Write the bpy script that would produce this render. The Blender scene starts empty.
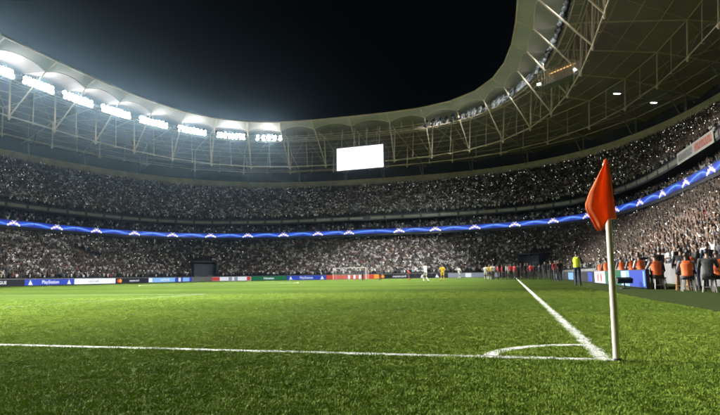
import bpy, bmesh, math, random
import numpy as np
from mathutils import Vector, Matrix, Euler

random.seed(7)
rng = np.random.default_rng(7)
SC = bpy.context.scene
COL = SC.collection
R = math.radians

# ------------------------------------------------------------------ camera
CAMP = dict(f=531.6, h=0.685, pitch=0.1282, roll=-0.01585, yaw=0.2730, x=-0.727, y=-4.581)


def cam_axes():
    c = CAMP
    fw = Vector((-math.sin(c['yaw']) * math.cos(c['pitch']), math.cos(c['yaw']) * math.cos(c['pitch']), math.sin(c['pitch'])))
    r0 = Vector((math.cos(c['yaw']), math.sin(c['yaw']), 0))
    u0 = r0.cross(fw)
    r = r0 * math.cos(c['roll']) + u0 * math.sin(c['roll'])
    u = -r0 * math.sin(c['roll']) + u0 * math.cos(c['roll'])
    return r, u, fw


cam_r, cam_u, cam_f = cam_axes()
CAM = Vector((CAMP['x'], CAMP['y'], CAMP['h']))
cd = bpy.data.cameras.new('camera')
cam = bpy.data.objects.new('camera', cd)
COL.objects.link(cam)
cam.matrix_world = Matrix.Translation(CAM) @ Matrix((cam_r, cam_u, -cam_f)).transposed().to_4x4()
cd.sensor_width = 36
cd.sensor_fit = 'HORIZONTAL'
cd.lens = 36 * CAMP['f'] / 720
cd.clip_start = 0.05
cd.clip_end = 2000
cd.dof.use_dof = True
cd.dof.focus_distance = 5.2
cd.dof.aperture_fstop = 3.2
SC.camera = cam

# ------------------------------------------------------------------ night sky, exposure
W = bpy.data.worlds.new('World')
SC.world = W
W.use_nodes = True
wn = W.node_tree.nodes
sky = wn.new('ShaderNodeTexSky')
sky.sky_type = 'NISHITA'
sky.sun_disc = False
sky.sun_elevation = R(-10)
sky.sun_rotation = R(200)
W.node_tree.links.new(sky.outputs[0], wn['Background'].inputs[0])
wn['Background'].inputs[1].default_value = 0.05
SC.view_settings.view_transform = 'Standard'
SC.view_settings.look = 'None'
SC.view_settings.gamma = 1
SC.view_settings.exposure = 0.0
cy = SC.cycles
cy.max_bounces = 4
cy.diffuse_bounces = 2
cy.glossy_bounces = 1
cy.transmission_bounces = 2
cy.transparent_max_bounces = 6
cy.volume_bounces = 0
cy.sample_clamp_indirect = 3
cy.sample_clamp_direct = 30
cy.use_denoising = True
cy.caustics_reflective = False
cy.caustics_refractive = False

FLOOD_POWER = 105000.0      # each floodlight bank, W
HAZE_DENSITY = 0.0005
ROOF_FILL = 0.006            # power of the added roof lamps, as a share of a bank


# ------------------------------------------------------------------ helpers
class MB:
    """collects polygons; build() links them as one mesh object"""

    def __init__(s):
        s.v = []
        s.f = []
        s.m = []

    def add(s, vs, fs, mi=0):
        b = len(s.v)
        s.v += [tuple(v) for v in vs]
        s.f += [tuple(b + i for i in f) for f in fs]
        s.m += [mi] * len(fs)

    def quad(s, a, b, c, d, mi=0):
        s.add([a, b, c, d], [(0, 1, 2, 3)], mi)

    def box(s, c, size, rz=0, mi=0, rot=None):
        M = rot if rot is not None else Matrix.Rotation(rz, 3, 'Z')
        c = Vector(c)
        vs = [c + M @ Vector((sx * size[0] / 2, sy * size[1] / 2, sz * size[2] / 2)) for sz in (-1, 1) for sy in (-1, 1) for sx in (-1, 1)]
        s.add(vs, [(0, 2, 3, 1), (4, 5, 7, 6), (0, 1, 5, 4), (2, 6, 7, 3), (0, 4, 6, 2), (1, 3, 7, 5)], mi)

    def tube(s, p, q, r, n=6, r2=None, mi=0, cap=True):
        p, q = Vector(p), Vector(q)
        d = (q - p)
        if d.length < 1e-6:
            return
        d.normalize()
        a = d.cross(Vector((0, 0, 1)))
        if a.length < 1e-3:
            a = d.cross(Vector((1, 0, 0)))
        a.normalize()
        b = d.cross(a)
        r2 = r if r2 is None else r2
        vs = []
        for c, rr in ((p, r), (q, r2)):
            for k in range(n):
                t = 2 * math.pi * k / n
                vs.append(c + (a * math.cos(t) + b * math.sin(t)) * rr)
        fs = [(k, (k + 1) % n, n + (k + 1) % n, n + k) for k in range(n)]
        if cap:
            fs += [tuple(range(n - 1, -1, -1)), tuple(range(n, 2 * n))]
        s.add(vs, fs, mi)

    def path(s, pts, r, n=6, mi=0):
        for i in range(len(pts) - 1):
            s.tube(pts[i], pts[i + 1], r, n, mi=mi)

    def mesh(s, name, smooth=False):
        me = bpy.data.meshes.new(name)
        me.from_pydata(s.v, [], s.f)
        if any(s.m):
            me.polygons.foreach_set('material_index', s.m)
        if smooth:
            bm = bmesh.new()
            bm.from_mesh(me)
            bmesh.ops.remove_doubles(bm, verts=bm.verts, dist=1e-4)
            bm.to_mesh(me)
            bm.free()
            me.polygons.foreach_set('use_smooth', [True] * len(me.polygons))
        me.update()
        return me

    def build(s, name, mat=None, parent=None, smooth=False):
        return link(name, s.mesh(name, smooth), mat, parent)


def link(name, me, mat=None, parent=None, loc=None):
    o = bpy.data.objects.new(name, me)
    COL.objects.link(o)
    if mat is not None and me is not None and not me.materials:
        for m in (mat if isinstance(mat, (list, tuple)) else [mat]):
            me.materials.append(m)
    if parent is not None:
        o.parent = parent
    if loc is not None:
        o.location = loc
    return o


def empty(name, loc=(0, 0, 0), rz=0.0):
    o = bpy.data.objects.new(name, None)
    COL.objects.link(o)
    o.location = loc
    o.rotation_euler = (0, 0, rz)
    o.empty_display_size = 0.3
    return o


def tag(o, label=None, cat=None, group=None, kind=None):
    if label:
        o['label'] = label
    if cat:
        o['category'] = cat
    if group:
        o['group'] = group
    if kind:
        o['kind'] = kind
    return o


def pbsdf(name, col, rough=0.6, metal=0.0, spec=0.5, noise=None, bump=None, emit=None, estr=0.0, sample=True):
    """principled material with optional object-space colour variation and bump"""
    m = bpy.data.materials.new(name)
    m.use_nodes = True
    nt = m.node_tree
    b = nt.nodes['Principled BSDF']
    b.inputs['Base Color'].default_value = (*col, 1)
    b.inputs['Roughness'].default_value = rough
    b.inputs['Metallic'].default_value = metal
    b.inputs['Specular IOR Level'].default_value = spec
    if noise:
        sc, amt = noise
        tc = nt.nodes.new('ShaderNodeTexCoord')
        n = nt.nodes.new('ShaderNodeTexNoise')
        n.inputs['Scale'].default_value = sc
        n.inputs['Detail'].default_value = 5
        nt.links.new(tc.outputs['Object'], n.inputs['Vector'])
        mp = nt.nodes.new('ShaderNodeMapRange')
        mp.inputs['From Min'].default_value = 0.3
        mp.inputs['From Max'].default_value = 0.7
        mp.inputs['To Min'].default_value = 1 - amt
        mp.inputs['To Max'].default_value = 1 + amt
        nt.links.new(n.outputs[0], mp.inputs[0])
        mx = nt.nodes.new('ShaderNodeMix')
        mx.data_type = 'RGBA'
        mx.blend_type = 'MULTIPLY'
        mx.inputs[0].default_value = 1
        mx.inputs[6].default_value = (*col, 1)
        nt.links.new(mp.outputs[0], mx.inputs[7])
        nt.links.new(mx.outputs[2], b.inputs['Base Color'])
        if bump:
            bp = nt.nodes.new('ShaderNodeBump')
            bp.inputs['Strength'].default_value = bump
            bp.inputs['Distance'].default_value = 0.02
            nt.links.new(n.outputs[0], bp.inputs['Height'])
            nt.links.new(bp.outputs[0], b.inputs['Normal'])
    if emit:
        b.inputs['Emission Color'].default_value = (*emit, 1)
        b.inputs['Emission Strength'].default_value = estr
        if not sample:
            m.cycles.emission_sampling = 'NONE'
    return m


# ------------------------------------------------------------------ bowl geometry
CX, CY = -34.0, 52.5


def rp(a, b, n, t):
    c, s = math.cos(t), math.sin(t)
    return (CX + a * math.copysign(abs(c) ** (2 / n), c), CY + b * math.copysign(abs(s) ** (2 / n), s))


def ring_t(a, b, n, N):
    """N parameter values at equal arc length"""
    u = np.linspace(0, 1, 3000, endpoint=False)
    fu = u ** 5 / (u ** 5 + (1 - u) ** 5)          # dense near the axes, where the outline runs fastest
    T = np.concatenate([(k + fu) * np.pi / 2 for k in range(4)] + [[2 * np.pi]])
    c, s = np.cos(T), np.sin(T)
    x = a * np.sign(c) * np.abs(c) ** (2 / n)
    y = b * np.sign(s) * np.abs(s) ** (2 / n)
    L = np.concatenate([[0], np.cumsum(np.hypot(np.diff(x), np.diff(y)))])
    return np.interp(np.linspace(0, L[-1], N, endpoint=False), L, T), L[-1]


def ring(a, b, n, z, ts):
    return [Vector((*rp(a, b, n, t), z)) for t in ts]


def inward(a, b, n, t):
    p, q = rp(a, b, n, t - 1e-3), rp(a, b, n, t + 1e-3)
    d = Vector((q[0] - p[0], q[1] - p[1], 0)).normalized()
    nrm = Vector((-d.y, d.x, 0))
    return nrm


def lerp(a, b, k):
    return a + (b - a) * k


def lr(A, B, k):
    return tuple(lerp(x, y, k) for x, y in zip(A, B))


def in_view(p, margin=0.12):
    d = Vector(p) - CAM
    z = d.dot(cam_f)
    if z < 1:
        return False
    x = d.dot(cam_r) / z * CAMP['f'] / 720
    y = d.dot(cam_u) / z * CAMP['f'] / 415
    return abs(x) < 0.5 + margin and abs(y) < 0.5 + margin


# (a, b, n, z) of the rings
LO0, LO1 = (42.2, 59.4, 7.0, .38), (55.0, 68.6, 3.6, 8.8)
MI0, MI1 = (54.6, 67.3, 3.6, 11.0), (57.6, 70.3, 3.5, 12.3)
RIB = (54.2, 66.9, 3.54)
UP0, UP1 = (55.2, 68.2, 3.7, 14.9), (67.4, 85.9, 2.7, 24.7)
WALL = (68.0, 86.6, 2.68)
N_LO, N_MI, N_UP = 24, 3, 28

# ------------------------------------------------------------------ meshes that need evaluation: people and lettering
def eval_mesh(o):
    COL.objects.link(o)
    bpy.context.view_layer.update()
    dg = bpy.context.evaluated_depsgraph_get()
    me = bpy.data.meshes.new_from_object(o.evaluated_get(dg))
    old = o.data
    bpy.data.objects.remove(o)
    return me


_ico = {}


def ico(sub):
    if sub not in _ico:
        bm = bmesh.new()
        bmesh.ops.create_icosphere(bm, subdivisions=sub, radius=1)
        _ico[sub] = [v.co.copy() for v in bm.verts]
        bm.free()
    return _ico[sub]


def blob_mesh(name, segs, voxel, tris):
    """one continuous surface grown round tapered limbs (closed capsules, merged by a voxel remesh)"""
    bm = bmesh.new()
    for (tg, p0, r0, p1, r1) in segs:
        vs = []
        for p, r in ((p0, r0), (p1, r1)):
            r = r if isinstance(r, tuple) else (r, r, r)
            for c in ico(2):
                vs.append(bm.verts.new((p[0] + c.x * r[0], p[1] + c.y * r[1], p[2] + c.z * r[2])))
        g = bmesh.ops.convex_hull(bm, input=vs)
        junk = [e for e in g['geom_interior'] if isinstance(e, bmesh.types.BMVert)]
        bmesh.ops.delete(bm, geom=junk, context='VERTS')
    me = bpy.data.meshes.new(name)
    bm.to_mesh(me)
    bm.free()
    o = bpy.data.objects.new(name, me)
    m = o.modifiers.new('r', 'REMESH')
    m.mode = 'VOXEL'
    m.voxel_size = voxel
    m.use_smooth_shade = True
    sm = o.modifiers.new('s', 'SMOOTH')
    sm.factor = 0.5
    sm.iterations = 2 if voxel < 0.02 else 1
    dc = o.modifiers.new('d', 'DECIMATE')
    o2 = o
    est = 1.9 / (voxel * voxel) * 2
    dc.ratio = min(1.0, tris / est)
    out = eval_mesh(o2)
    bpy.data.meshes.remove(me)
    out.name = name
    return out


SLOT = {'skin': 0, 'shirt': 1, 'trousers': 2, 'shoes': 3, 'hair': 4, 'eye': 5, 'sock': 6}


def figure(pose):
    """tagged limbs of a 1.76 m figure facing +Y"""
    dz = pose.get('dz', 0.0)
    lean = pose.get('lean', 0.0)
    yaw = pose.get('head_yaw', 0.0)
    nod = pose.get('nod', 0.0)
    hip = Vector((0, 0, 0.95))
    M = Matrix.Rotation(-lean, 3, 'X')

    def T(p):
        return hip + M @ (Vector(p) - hip) + Vector((0, pose.get('dy', 0), dz))

    S = []

    def seg(tg, p0, r0, p1, r1):
        S.append((tg, p0, r0, p1, r1))
    up = 'shirt'
    seg('trousers', T((0.07, 0, .93)), (.105, .115, .11), T((-0.07, 0, .93)), (.105, .115, .11))
    seg(up, T((0, 0, 1.03)), (.155, .112, .09), T((0, 0, 1.16)), (.15, .105, .10))
    seg(up, T((0, 0, 1.16)), (.15, .105, .10), T((0, -.005, 1.35)), (.175, .118, .12))
    seg(up, T((.1, -.005, 1.415)), (.09, .085, .06), T((-.1, -.005, 1.415)), (.09, .085, .06))
    seg('skin', T((0, -.01, 1.45)), .062, T((0, .01, 1.57)), .055)
    # head with its own turn
    hc = Vector((0, .02, 1.60))
    HM = Matrix.Rotation(yaw, 3, 'Z') @ Matrix.Rotation(-nod, 3, 'X')

    def H(p):
        return T(hc + HM @ (Vector(p) - hc))
    seg('head', H((0, .01, 1.665)), (.074, .09, .095), H((0, 0, 1.675)), (.076, .092, .1))
    seg('head', H((0, .04, 1.615)), (.055, .06, .055), H((0, .035, 1.60)), (.05, .05, .05))
    seg('head', H((0, .105, 1.66)), (.011, .012, .012), H((0, .122, 1.635)), (.015, .013, .012))
    for sx in (-1, 1):
        seg('head', H((sx * .078, .0, 1.665)), (.01, .018, .022), H((sx * .078, .003, 1.64)), (.008, .012, .015))
    # legs
    for sx, leg in zip((-1, 1), pose['legs']):
        hipj = T((sx * .09, 0, .90))
        kn, an = Vector(leg[0]), Vector(leg[1])
        th = 'trousers'
        shin = 'skin' if pose.get('shorts') else 'trousers'
        mid = hipj.lerp(kn, .62)
        seg(th, hipj, .092, mid, .074)
        seg(shin if pose.get('shorts') else th, mid, .068 if pose.get('shorts') else .072, kn, .056)
        if pose.get('shorts'):
            seg('sock', kn.lerp(an, .22), .056, an, .038)
            seg('skin', kn, .052, kn.lerp(an, .22), .054)
        else:
            seg('trousers', kn, .06, an, .046)
        td = Vector(leg[2]) if len(leg) > 2 else Vector((sx * .12, 1, 0))
        td.normalize()
        heel = an + Vector((0, 0, -.045)) - td * .04
        seg('shoes', heel, (.04, .04, .035), heel + td * .19 + Vector((0, 0, -.008)), (.042, .042, .026))
    # arms
    for sx, arm in zip((-1, 1), pose['arms']):
        sh = T((sx * .195, -.005, 1.415))
        if pose.get('arms_world'):
            el, wr = Vector(arm[0]), Vector(arm[1])
        else:
            el, wr = T(arm[0]), T(arm[1])
        seg(up, sh, .064, el, .047)
        seg('shirt' if pose.get('long') else 'skin', el, .044 if pose.get('long') else .041, wr, .033 if pose.get('long') else .028)
        d = (wr - el).normalized()
        if len(arm) > 2:
            d = Vector(arm[2]).normalized()
        s = d.cross(Vector((0, 1, .15)))
        if s.length < .1:
            s = d.cross(Vector((1, 0, 0)))
        s.normalize()
        nrm = s.cross(d)
        if pose.get('hands', True):
            for k in (-.02, .02):
                seg('skin', wr + d * .012 + s * k, .021, wr + d * .075 + s * k, .022)
            curl = pose.get('curl', .35)
            for k, ln in zip((-.034, -.012, .012, .034), (.062, .075, .08, .066)):
                b0 = wr + d * .088 + s * k
                b1 = b0 + (d + s * k * 4).normalized() * ln * .55
                b2 = b1 + (d * math.cos(curl) + nrm * math.sin(curl)).normalized() * ln * .5
                seg('skin', b0, .0125, b1, .0115)
                seg('skin', b1, .0115, b2, .01)
            t0 = wr + d * .03 + s * sx * .036
            t1 = t0 + (d * .65 + s * sx * .8).normalized() * .05
            seg('skin', t0, .016, t1, .0125)
            seg('skin', t1, .0125, t1 + d * .028, .0115)
        else:
            seg('skin', wr, .034, wr + d * .11, (.03, .03, .03))
    return S, T, H


def person_mesh(name, pose, voxel=.0125, tris=3600):
    segs, T, H = figure(pose)
    me = blob_mesh(name, segs, voxel, tris)
    n = len(me.polygons)
    cen = np.empty(n * 3)
    me.polygons.foreach_get('center', cen)
    cen = cen.reshape(-1, 3)
    best = np.full(n, 1e9)
    idx = np.zeros(n, int)
    for (tg, p0, r0, p1, r1) in segs:
        a, b = np.array(p0), np.array(p1)
        d = b - a
        L = max(d @ d, 1e-9)
        t = np.clip((cen - a) @ d / L, 0, 1)
        ra = np.array(r0 if isinstance(r0, tuple) else (r0,) * 3)
        rb = np.array(r1 if isinstance(r1, tuple) else (r1,) * 3)
        rad = ra + (rb - ra) * t[:, None]
        k = np.linalg.norm((cen - (a + t[:, None] * d)) / rad, axis=1)
        dist = (k - 1) * rad.mean(1)
        w = dist < best
        best[w] = dist[w]
        idx[w] = SLOT['skin'] if tg == 'head' else SLOT[tg]
    # hair: top and back of the head
    c0, up, fr = np.array(H((0, .0, 1.665))), None, None
    up = np.array(H((0, 0, 1.765))) - c0
    fr = np.array(H((0, .1, 1.665))) - c0
    up /= np.linalg.norm(up)
    fr /= np.linalg.norm(fr)
    q = cen - c0
    hu, hf = q @ up, q @ fr
    near = np.linalg.norm(q, axis=1) < .17
    hair = near & (((hu > .045) & (hf < .078)) | ((hf < -.005) & (hu > -.055)) | ((hu > .0) & (hf < .02)))
    idx[hair & (idx == 0)] = SLOT['hair']
    me.polygons.foreach_set('material_index', idx.astype(np.int32))
    me.polygons.foreach_set('use_smooth', [True] * n)
    if voxel < .02:     # eyes and mouth
        bm = bmesh.new()
        bm.from_mesh(me)
        for sx in (-1, 1):
            r = bmesh.ops.create_icosphere(bm, subdivisions=1, radius=.011, matrix=Matrix.Translation(H((sx * .031, .096, 1.672))))
            for v in r['verts']:
                for f in v.link_faces:
                    f.material_index = SLOT['eye']
        r = bmesh.ops.create_icosphere(bm, subdivisions=1, radius=.02, matrix=Matrix.Translation(H((0, .082, 1.604))))
        for v in r['verts']:
            for f in v.link_faces:
                f.material_index = SLOT['eye']
        bm.to_mesh(me)
        bm.free()
    me.update()
    return me


def bib_mesh(name, pose):
    """sleeveless vest over the torso of that pose"""
    _, T, H = figure(pose)
    g = .026
    segs = [('v', T((0, 0, .97)), (.155 + g, .112 + g, .09), T((0, 0, 1.16)), (.152 + g, .108 + g, .10)),
            ('v', T((0, 0, 1.16)), (.152 + g, .108 + g, .10), T((0, -.005, 1.34)), (.172 + g, .118 + g, .11)),
            ('v', T((.085, -.005, 1.40)), (.08, .085 + g, .08), T((-.085, -.005, 1.40)), (.08, .085 + g, .08))]
    me = blob_mesh(name, segs, .022, 900 * 6)
    return me


STAND_LEGS = (((-.1, .02, .49), (-.11, 0, .09)), ((.1, .02, .49), (.12, .02, .09)))
SIT_LEGS = (((-.13, .42, .50), (-.14, .44, .09)), ((.13, .42, .52), (.15, .36, .09)))
POSES = {
    'hanging': dict(legs=STAND_LEGS, arms=(((-.27, -.02, 1.15), (-.26, .08, .92)), ((.27, -.02, 1.15), (.25, .10, .93)))),
    'raised': dict(legs=STAND_LEGS, nod=.15, arms=(((-.34, .04, 1.62), (-.33, .06, 1.88)), ((.35, .05, 1.60), (.31, .08, 1.86)))),
    'one_arm': dict(legs=STAND_LEGS, arms=(((-.27, .0, 1.15), (-.22, .16, 1.0)), ((.33, .06, 1.60), (.28, .16, 1.85)))),
    'clapping': dict(legs=STAND_LEGS, arms=(((-.28, .08, 1.18), (-.04, .30, 1.30), (.1, .3, 1)), ((.28, .08, 1.18), (.05, .30, 1.30), (-.1, .3, 1)))),
    'phone': dict(legs=STAND_LEGS, arms=(((-.25, .16, 1.25), (-.06, .36, 1.52), (.3, .2, 1)), ((.25, .16, 1.25), (.07, .36, 1.52), (-.3, .2, 1))), curl=.9),
    'folded': dict(legs=STAND_LEGS, long=True, arms=(((-.28, .06, 1.15), (.02, .20, 1.17), (1, .05, .1)), ((.28, .06, 1.15), (-.02, .23, 1.20), (-1, .05, .1)))),
    'scarf': dict(legs=STAND_LEGS, arms=(((-.40, .03, 1.50), (-.44, .06, 1.76)), ((.40, .03, 1.50), (.44, .06, 1.76))), curl=1.2),
}
PITCH_POSES = {
    'steward': dict(legs=STAND_LEGS, long=True, head_yaw=.5, arms=(((-.27, .06, 1.17), (-.10, .24, 1.12), (1, .3, .1)), ((.27, .06, 1.17), (.08, .26, 1.13), (-1, .3, .1)))),
    'photographer': dict(legs=SIT_LEGS, dz=-.43, lean=.12, long=True, curl=1.1, arms=(((-.25, .22, 1.23), (-.06, .33, 1.50), (.5, .4, .6)), ((.25, .22, 1.23), (.08, .33, 1.50), (-.5, .4, .6)))),
    'sitting': dict(legs=SIT_LEGS, dz=-.43, lean=.22, long=True, arms=(((-.27, .10, 1.17), (-.15, .33, 1.03), (.2, 1, -.3)), ((.27, .10, 1.17), (.15, .33, 1.03), (-.2, 1, -.3)))),
    'half_sitting': dict(legs=(((-.12, .28, .56), (-.14, .20, .09)), ((.13, .30, .56), (.15, .26, .09))), dz=-.25, lean=.3, long=True, head_yaw=-.3,
                         arms=(((-.27, .12, 1.17), (-.12, .35, 1.25), (.4, 1, .2)), ((.27, .12, 1.17), (.12, .35, 1.25), (-.4, 1, .2)))),
    'striding': dict(legs=(((-.09, .20, .52), (-.09, .16, .12)), ((.09, .02, .49), (.09, -.26, .14), (.1, 1, -.35))), shorts=True, long=True, lean=.06,
                     arms=(((-.28, -.12, 1.18), (-.24, -.02, .97)), ((.28, .10, 1.18), (.20, .27, 1.06)))),
    'player': dict(legs=(((-.13, .03, .49), (-.17, .0, .09)), ((.13, .03, .49), (.18, .04, .09))), shorts=True,
                   arms=(((-.29, .0, 1.17), (-.22, .10, .98), (.4, .4, -1)), ((.29, .0, 1.17), (.22, .10, .98), (-.4, .4, -1)))),
    'bending': dict(legs=(((-.12, .14, .50), (-.14, -.02, .09)), ((.12, .14, .50), (.16, .0, .09))), shorts=True, lean=.7, dz=-.06, dy=-.05, nod=-.4,
                    arms=(((-.24, .12, 1.17), (-.14, .26, 1.02)), ((.24, .12, 1.17), (.14, .26, 1.02)))),
    'standing': dict(legs=STAND_LEGS, long=True, arms=(((-.27, -.03, 1.16), (-.25, .07, .93)), ((.27, -.03, 1.16), (.25, .08, .93)))),
}
HI = {k: person_mesh('person_' + k, v) for k, v in POSES.items()}
HP = {k: person_mesh('person_' + k, v) for k, v in PITCH_POSES.items()}
LOWP = {}
for k, v in POSES.items():
    LOWP[k] = person_mesh('crowd_' + k, dict(v, hands=False), .03, 900)
BIB = {k: bib_mesh('bib_' + k, PITCH_POSES[k]) for k in ('steward', 'photographer', 'sitting', 'half_sitting')}

TEXTS = {}
_tmp = []
for s, bold in (('PlayStation', .01), ('CHAMPIONS LEAGUE', .02), ('UniCredit', .01), ('mastercard', .01), ('GAZPROM', .02), ('Heineken', .02)):
    cu = bpy.data.curves.new(s, 'FONT')
    cu.body = s
    cu.size = 1
    cu.offset = bold
    cu.resolution_u = 3
    cu.align_x = 'CENTER'
    cu.align_y = 'CENTER'
    o = bpy.data.objects.new('t_' + s, cu)
    COL.objects.link(o)
    _tmp.append((s, o))
bpy.context.view_layer.update()
_dg = bpy.context.evaluated_depsgraph_get()
for s, o in _tmp:
    TEXTS[s] = bpy.data.meshes.new_from_object(o.evaluated_get(_dg))
for s, o in _tmp:
    bpy.data.objects.remove(o)

# ------------------------------------------------------------------ materials
def grass_material(name, dark, light, stripes=True):
    m = bpy.data.materials.new(name)
    m.use_nodes = True
    nt = m.node_tree
    N = nt.nodes
    L = nt.links
    b = N['Principled BSDF']
    b.inputs['Roughness'].default_value = .75
    b.inputs['Specular IOR Level'].default_value = .0
    geo = N.new('ShaderNodeNewGeometry')
    fine = N.new('ShaderNodeTexNoise')
    fine.inputs['Scale'].default_value = 38
    fine.inputs['Detail'].default_value = 4
    L.new(geo.outputs['Position'], fine.inputs['Vector'])
    mid = N.new('ShaderNodeTexNoise')
    mid.inputs['Scale'].default_value = 2.6
    mid.inputs['Detail'].default_value = 6
    mid.inputs['Roughness'].default_value = .7
    L.new(geo.outputs['Position'], mid.inputs['Vector'])
    big = N.new('ShaderNodeTexNoise')
    big.inputs['Scale'].default_value = .22
    big.inputs['Detail'].default_value = 3
    L.new(geo.outputs['Position'], big.inputs['Vector'])
    ad = N.new('ShaderNodeMath')
    ad.operation = 'MULTIPLY_ADD'
    ad.inputs[1].default_value = .55
    L.new(fine.outputs[0], ad.inputs[0])
    m2 = N.new('ShaderNodeMath')
    m2.operation = 'MULTIPLY_ADD'
    m2.inputs[1].default_value = .6
    L.new(mid.outputs[0], m2.inputs[0])
    m3 = N.new('ShaderNodeMath')
    m3.operation = 'MULTIPLY'
    m3.inputs[1].default_value = .35
    L.new(big.outputs[0], m3.inputs[0])
    L.new(m3.outputs[0], m2.inputs[2])
    L.new(m2.outputs[0], ad.inputs[2])
    last = ad.outputs[0]
    if stripes:
        sx = N.new('ShaderNodeSeparateXYZ')
        L.new(geo.outputs['Position'], sx.inputs[0])
        w = N.new('ShaderNodeMath')
        w.operation = 'MULTIPLY'
        w.inputs[1].default_value = 2 * math.pi / 11.0
        L.new(sx.outputs['Y'], w.inputs[0])
        sn = N.new('ShaderNodeMath')
        sn.operation = 'SINE'
        L.new(w.outputs[0], sn.inputs[0])
        sh = N.new('ShaderNodeMath')
        sh.operation = 'MULTIPLY'
        sh.inputs[1].default_value = 6
        sh.use_clamp = False
        L.new(sn.outputs[0], sh.inputs[0])
        cl = N.new('ShaderNodeClamp')
        cl.inputs['Min'].default_value = -1
        L.new(sh.outputs[0], cl.inputs[0])
        st = N.new('ShaderNodeMath')
        st.operation = 'MULTIPLY_ADD'
        st.inputs[1].default_value = .10
        L.new(cl.outputs[0], st.inputs[0])
        L.new(last, st.inputs[2])
        last = st.outputs[0]
    mr = N.new('ShaderNodeMapRange')
    mr.inputs['From Min'].default_value = .42
    mr.inputs['From Max'].default_value = 1.08
    L.new(last, mr.inputs[0])
    mx = N.new('ShaderNodeMix')
    mx.data_type = 'RGBA'
    mx.inputs[6].default_value = (*dark, 1)
    mx.inputs[7].default_value = (*light, 1)
    L.new(mr.outputs[0], mx.inputs[0])
    L.new(mx.outputs[2], b.inputs['Base Color'])
    bp = N.new('ShaderNodeBump')
    bp.inputs['Strength'].default_value = .8
    bp.inputs['Distance'].default_value = .03
    L.new(ad.outputs[0], bp.inputs['Height'])
    L.new(bp.outputs[0], b.inputs['Normal'])
    return m


M = {}
M['pitch'] = grass_material('pitch_grass', (.025, .042, .008), (.055, .080, .017))
M['surround'] = grass_material('artificial_turf', (.040, .058, .020), (.066, .088, .032), False)
M['paint'] = pbsdf('line_paint', (.72, .74, .68), .85, noise=(14, .25), bump=.5)
M['faint_paint'] = pbsdf('faint_line_paint', (.13, .17, .10), .85, noise=(14, .3), bump=.5)  # fainter even colour for the lines inside the pitch
M['concrete'] = pbsdf('terrace_concrete', (.11, .11, .108), .85, noise=(1.2, .25))
M['wall_beige'] = pbsdf('parapet_concrete', (.60, .52, .39), .8, noise=(.5, .18))
M['barrier'] = pbsdf('barrier_grey', (.20, .20, .195), .7, noise=(1.5, .15))
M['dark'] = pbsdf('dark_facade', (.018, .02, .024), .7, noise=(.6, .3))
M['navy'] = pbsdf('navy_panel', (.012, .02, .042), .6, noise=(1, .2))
M['glass'] = pbsdf('box_glass', (.012, .014, .018), .12)
M['steel'] = pbsdf('roof_steel', (.68, .54, .44), .5, metal=.0, noise=(.8, .12))
M['steel_dark'] = pbsdf('catwalk_steel', (.22, .21, .19), .5, noise=(1, .2))
M['membrane'] = pbsdf('roof_membrane', (.33, .24, .26), .75, noise=(.25, .14))
M['edge'] = pbsdf('roof_edge_membrane', (.44, .40, .37), .7, noise=(.4, .1))
M['inner'] = pbsdf('roof_inner_membrane', (.37, .315, .31), .75, noise=(.25, .14))
M['hood'] = pbsdf('hood_black', (.006, .006, .006), .8, spec=.1, noise=(6, .2))
M['black'] = pbsdf('black_metal', (.02, .02, .022), .45, noise=(6, .2))
M['lens'] = pbsdf('flood_lens', (.8, .8, .8), .3, emit=(.93, 1, .97), estr=1100, sample=False)
M['screen'] = pbsdf('screen_face', (.05, .05, .05), .4, emit=(1, 1, 1), estr=1.6)
M['rail'] = pbsdf('rail_fascia', (.20, .19, .165), .7, noise=(.7, .2))
M['banner'] = pbsdf('banner_cloth', (.36, .345, .31), .85, noise=(2, .12))
M['banner_grey'] = pbsdf('banner_print_grey', (.16, .16, .17), .85, noise=(3, .2))
M['banner_red'] = pbsdf('banner_print_red', (.42, .08, .06), .85, noise=(3, .2))
M['white_paint'] = pbsdf('white_gloss', (.8, .8, .78), .35, noise=(6, .05))
M['pole'] = pbsdf('pole_plastic', (.84, .74, .64), .4, noise=(9, .08))
M['net'] = pbsdf('net_cord', (.7, .7, .7), .8, noise=(4, .1))
M['flag'] = pbsdf('flag_cloth', (.94, .27, .085), .85, noise=(14, .06))
M['seat_steel'] = pbsdf('stool_metal', (.42, .40, .36), .4, metal=.4, noise=(8, .15))
M['stool_orange'] = pbsdf('stool_wood', (.5, .22, .06), .55, noise=(9, .2))
M['camera_body'] = pbsdf('camera_plastic', (.015, .015, .016), .4, noise=(20, .2))
M['lamp_white'] = pbsdf('tube_lamp', (.8, .8, .8), .4, emit=(1, .97, .9), estr=12)
M['lamp_warm'] = pbsdf('gallery_lamp', (.8, .6, .4), .4, emit=(1, .55, .22), estr=1.2)
M['slat'] = pbsdf('gallery_slat', (.35, .24, .13), .7, noise=(2, .2))

# flag is thin cloth: some light passes through
_nt = M['flag'].node_tree
_tr = _nt.nodes.new('ShaderNodeBsdfTranslucent')
_tr.inputs[0].default_value = (.9, .2, .04, 1)
_ms = _nt.nodes.new('ShaderNodeMixShader')
_ms.inputs[0].default_value = .4
_nt.links.new(_nt.nodes['Principled BSDF'].outputs[0], _ms.inputs[1])
_nt.links.new(_tr.outputs[0], _ms.inputs[2])
_nt.links.new(_ms.outputs[0], _nt.nodes['Material Output'].inputs[0])


def led(name, col, st):
    return pbsdf(name, tuple(c * .3 for c in col), .4, emit=col, estr=st)


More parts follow.
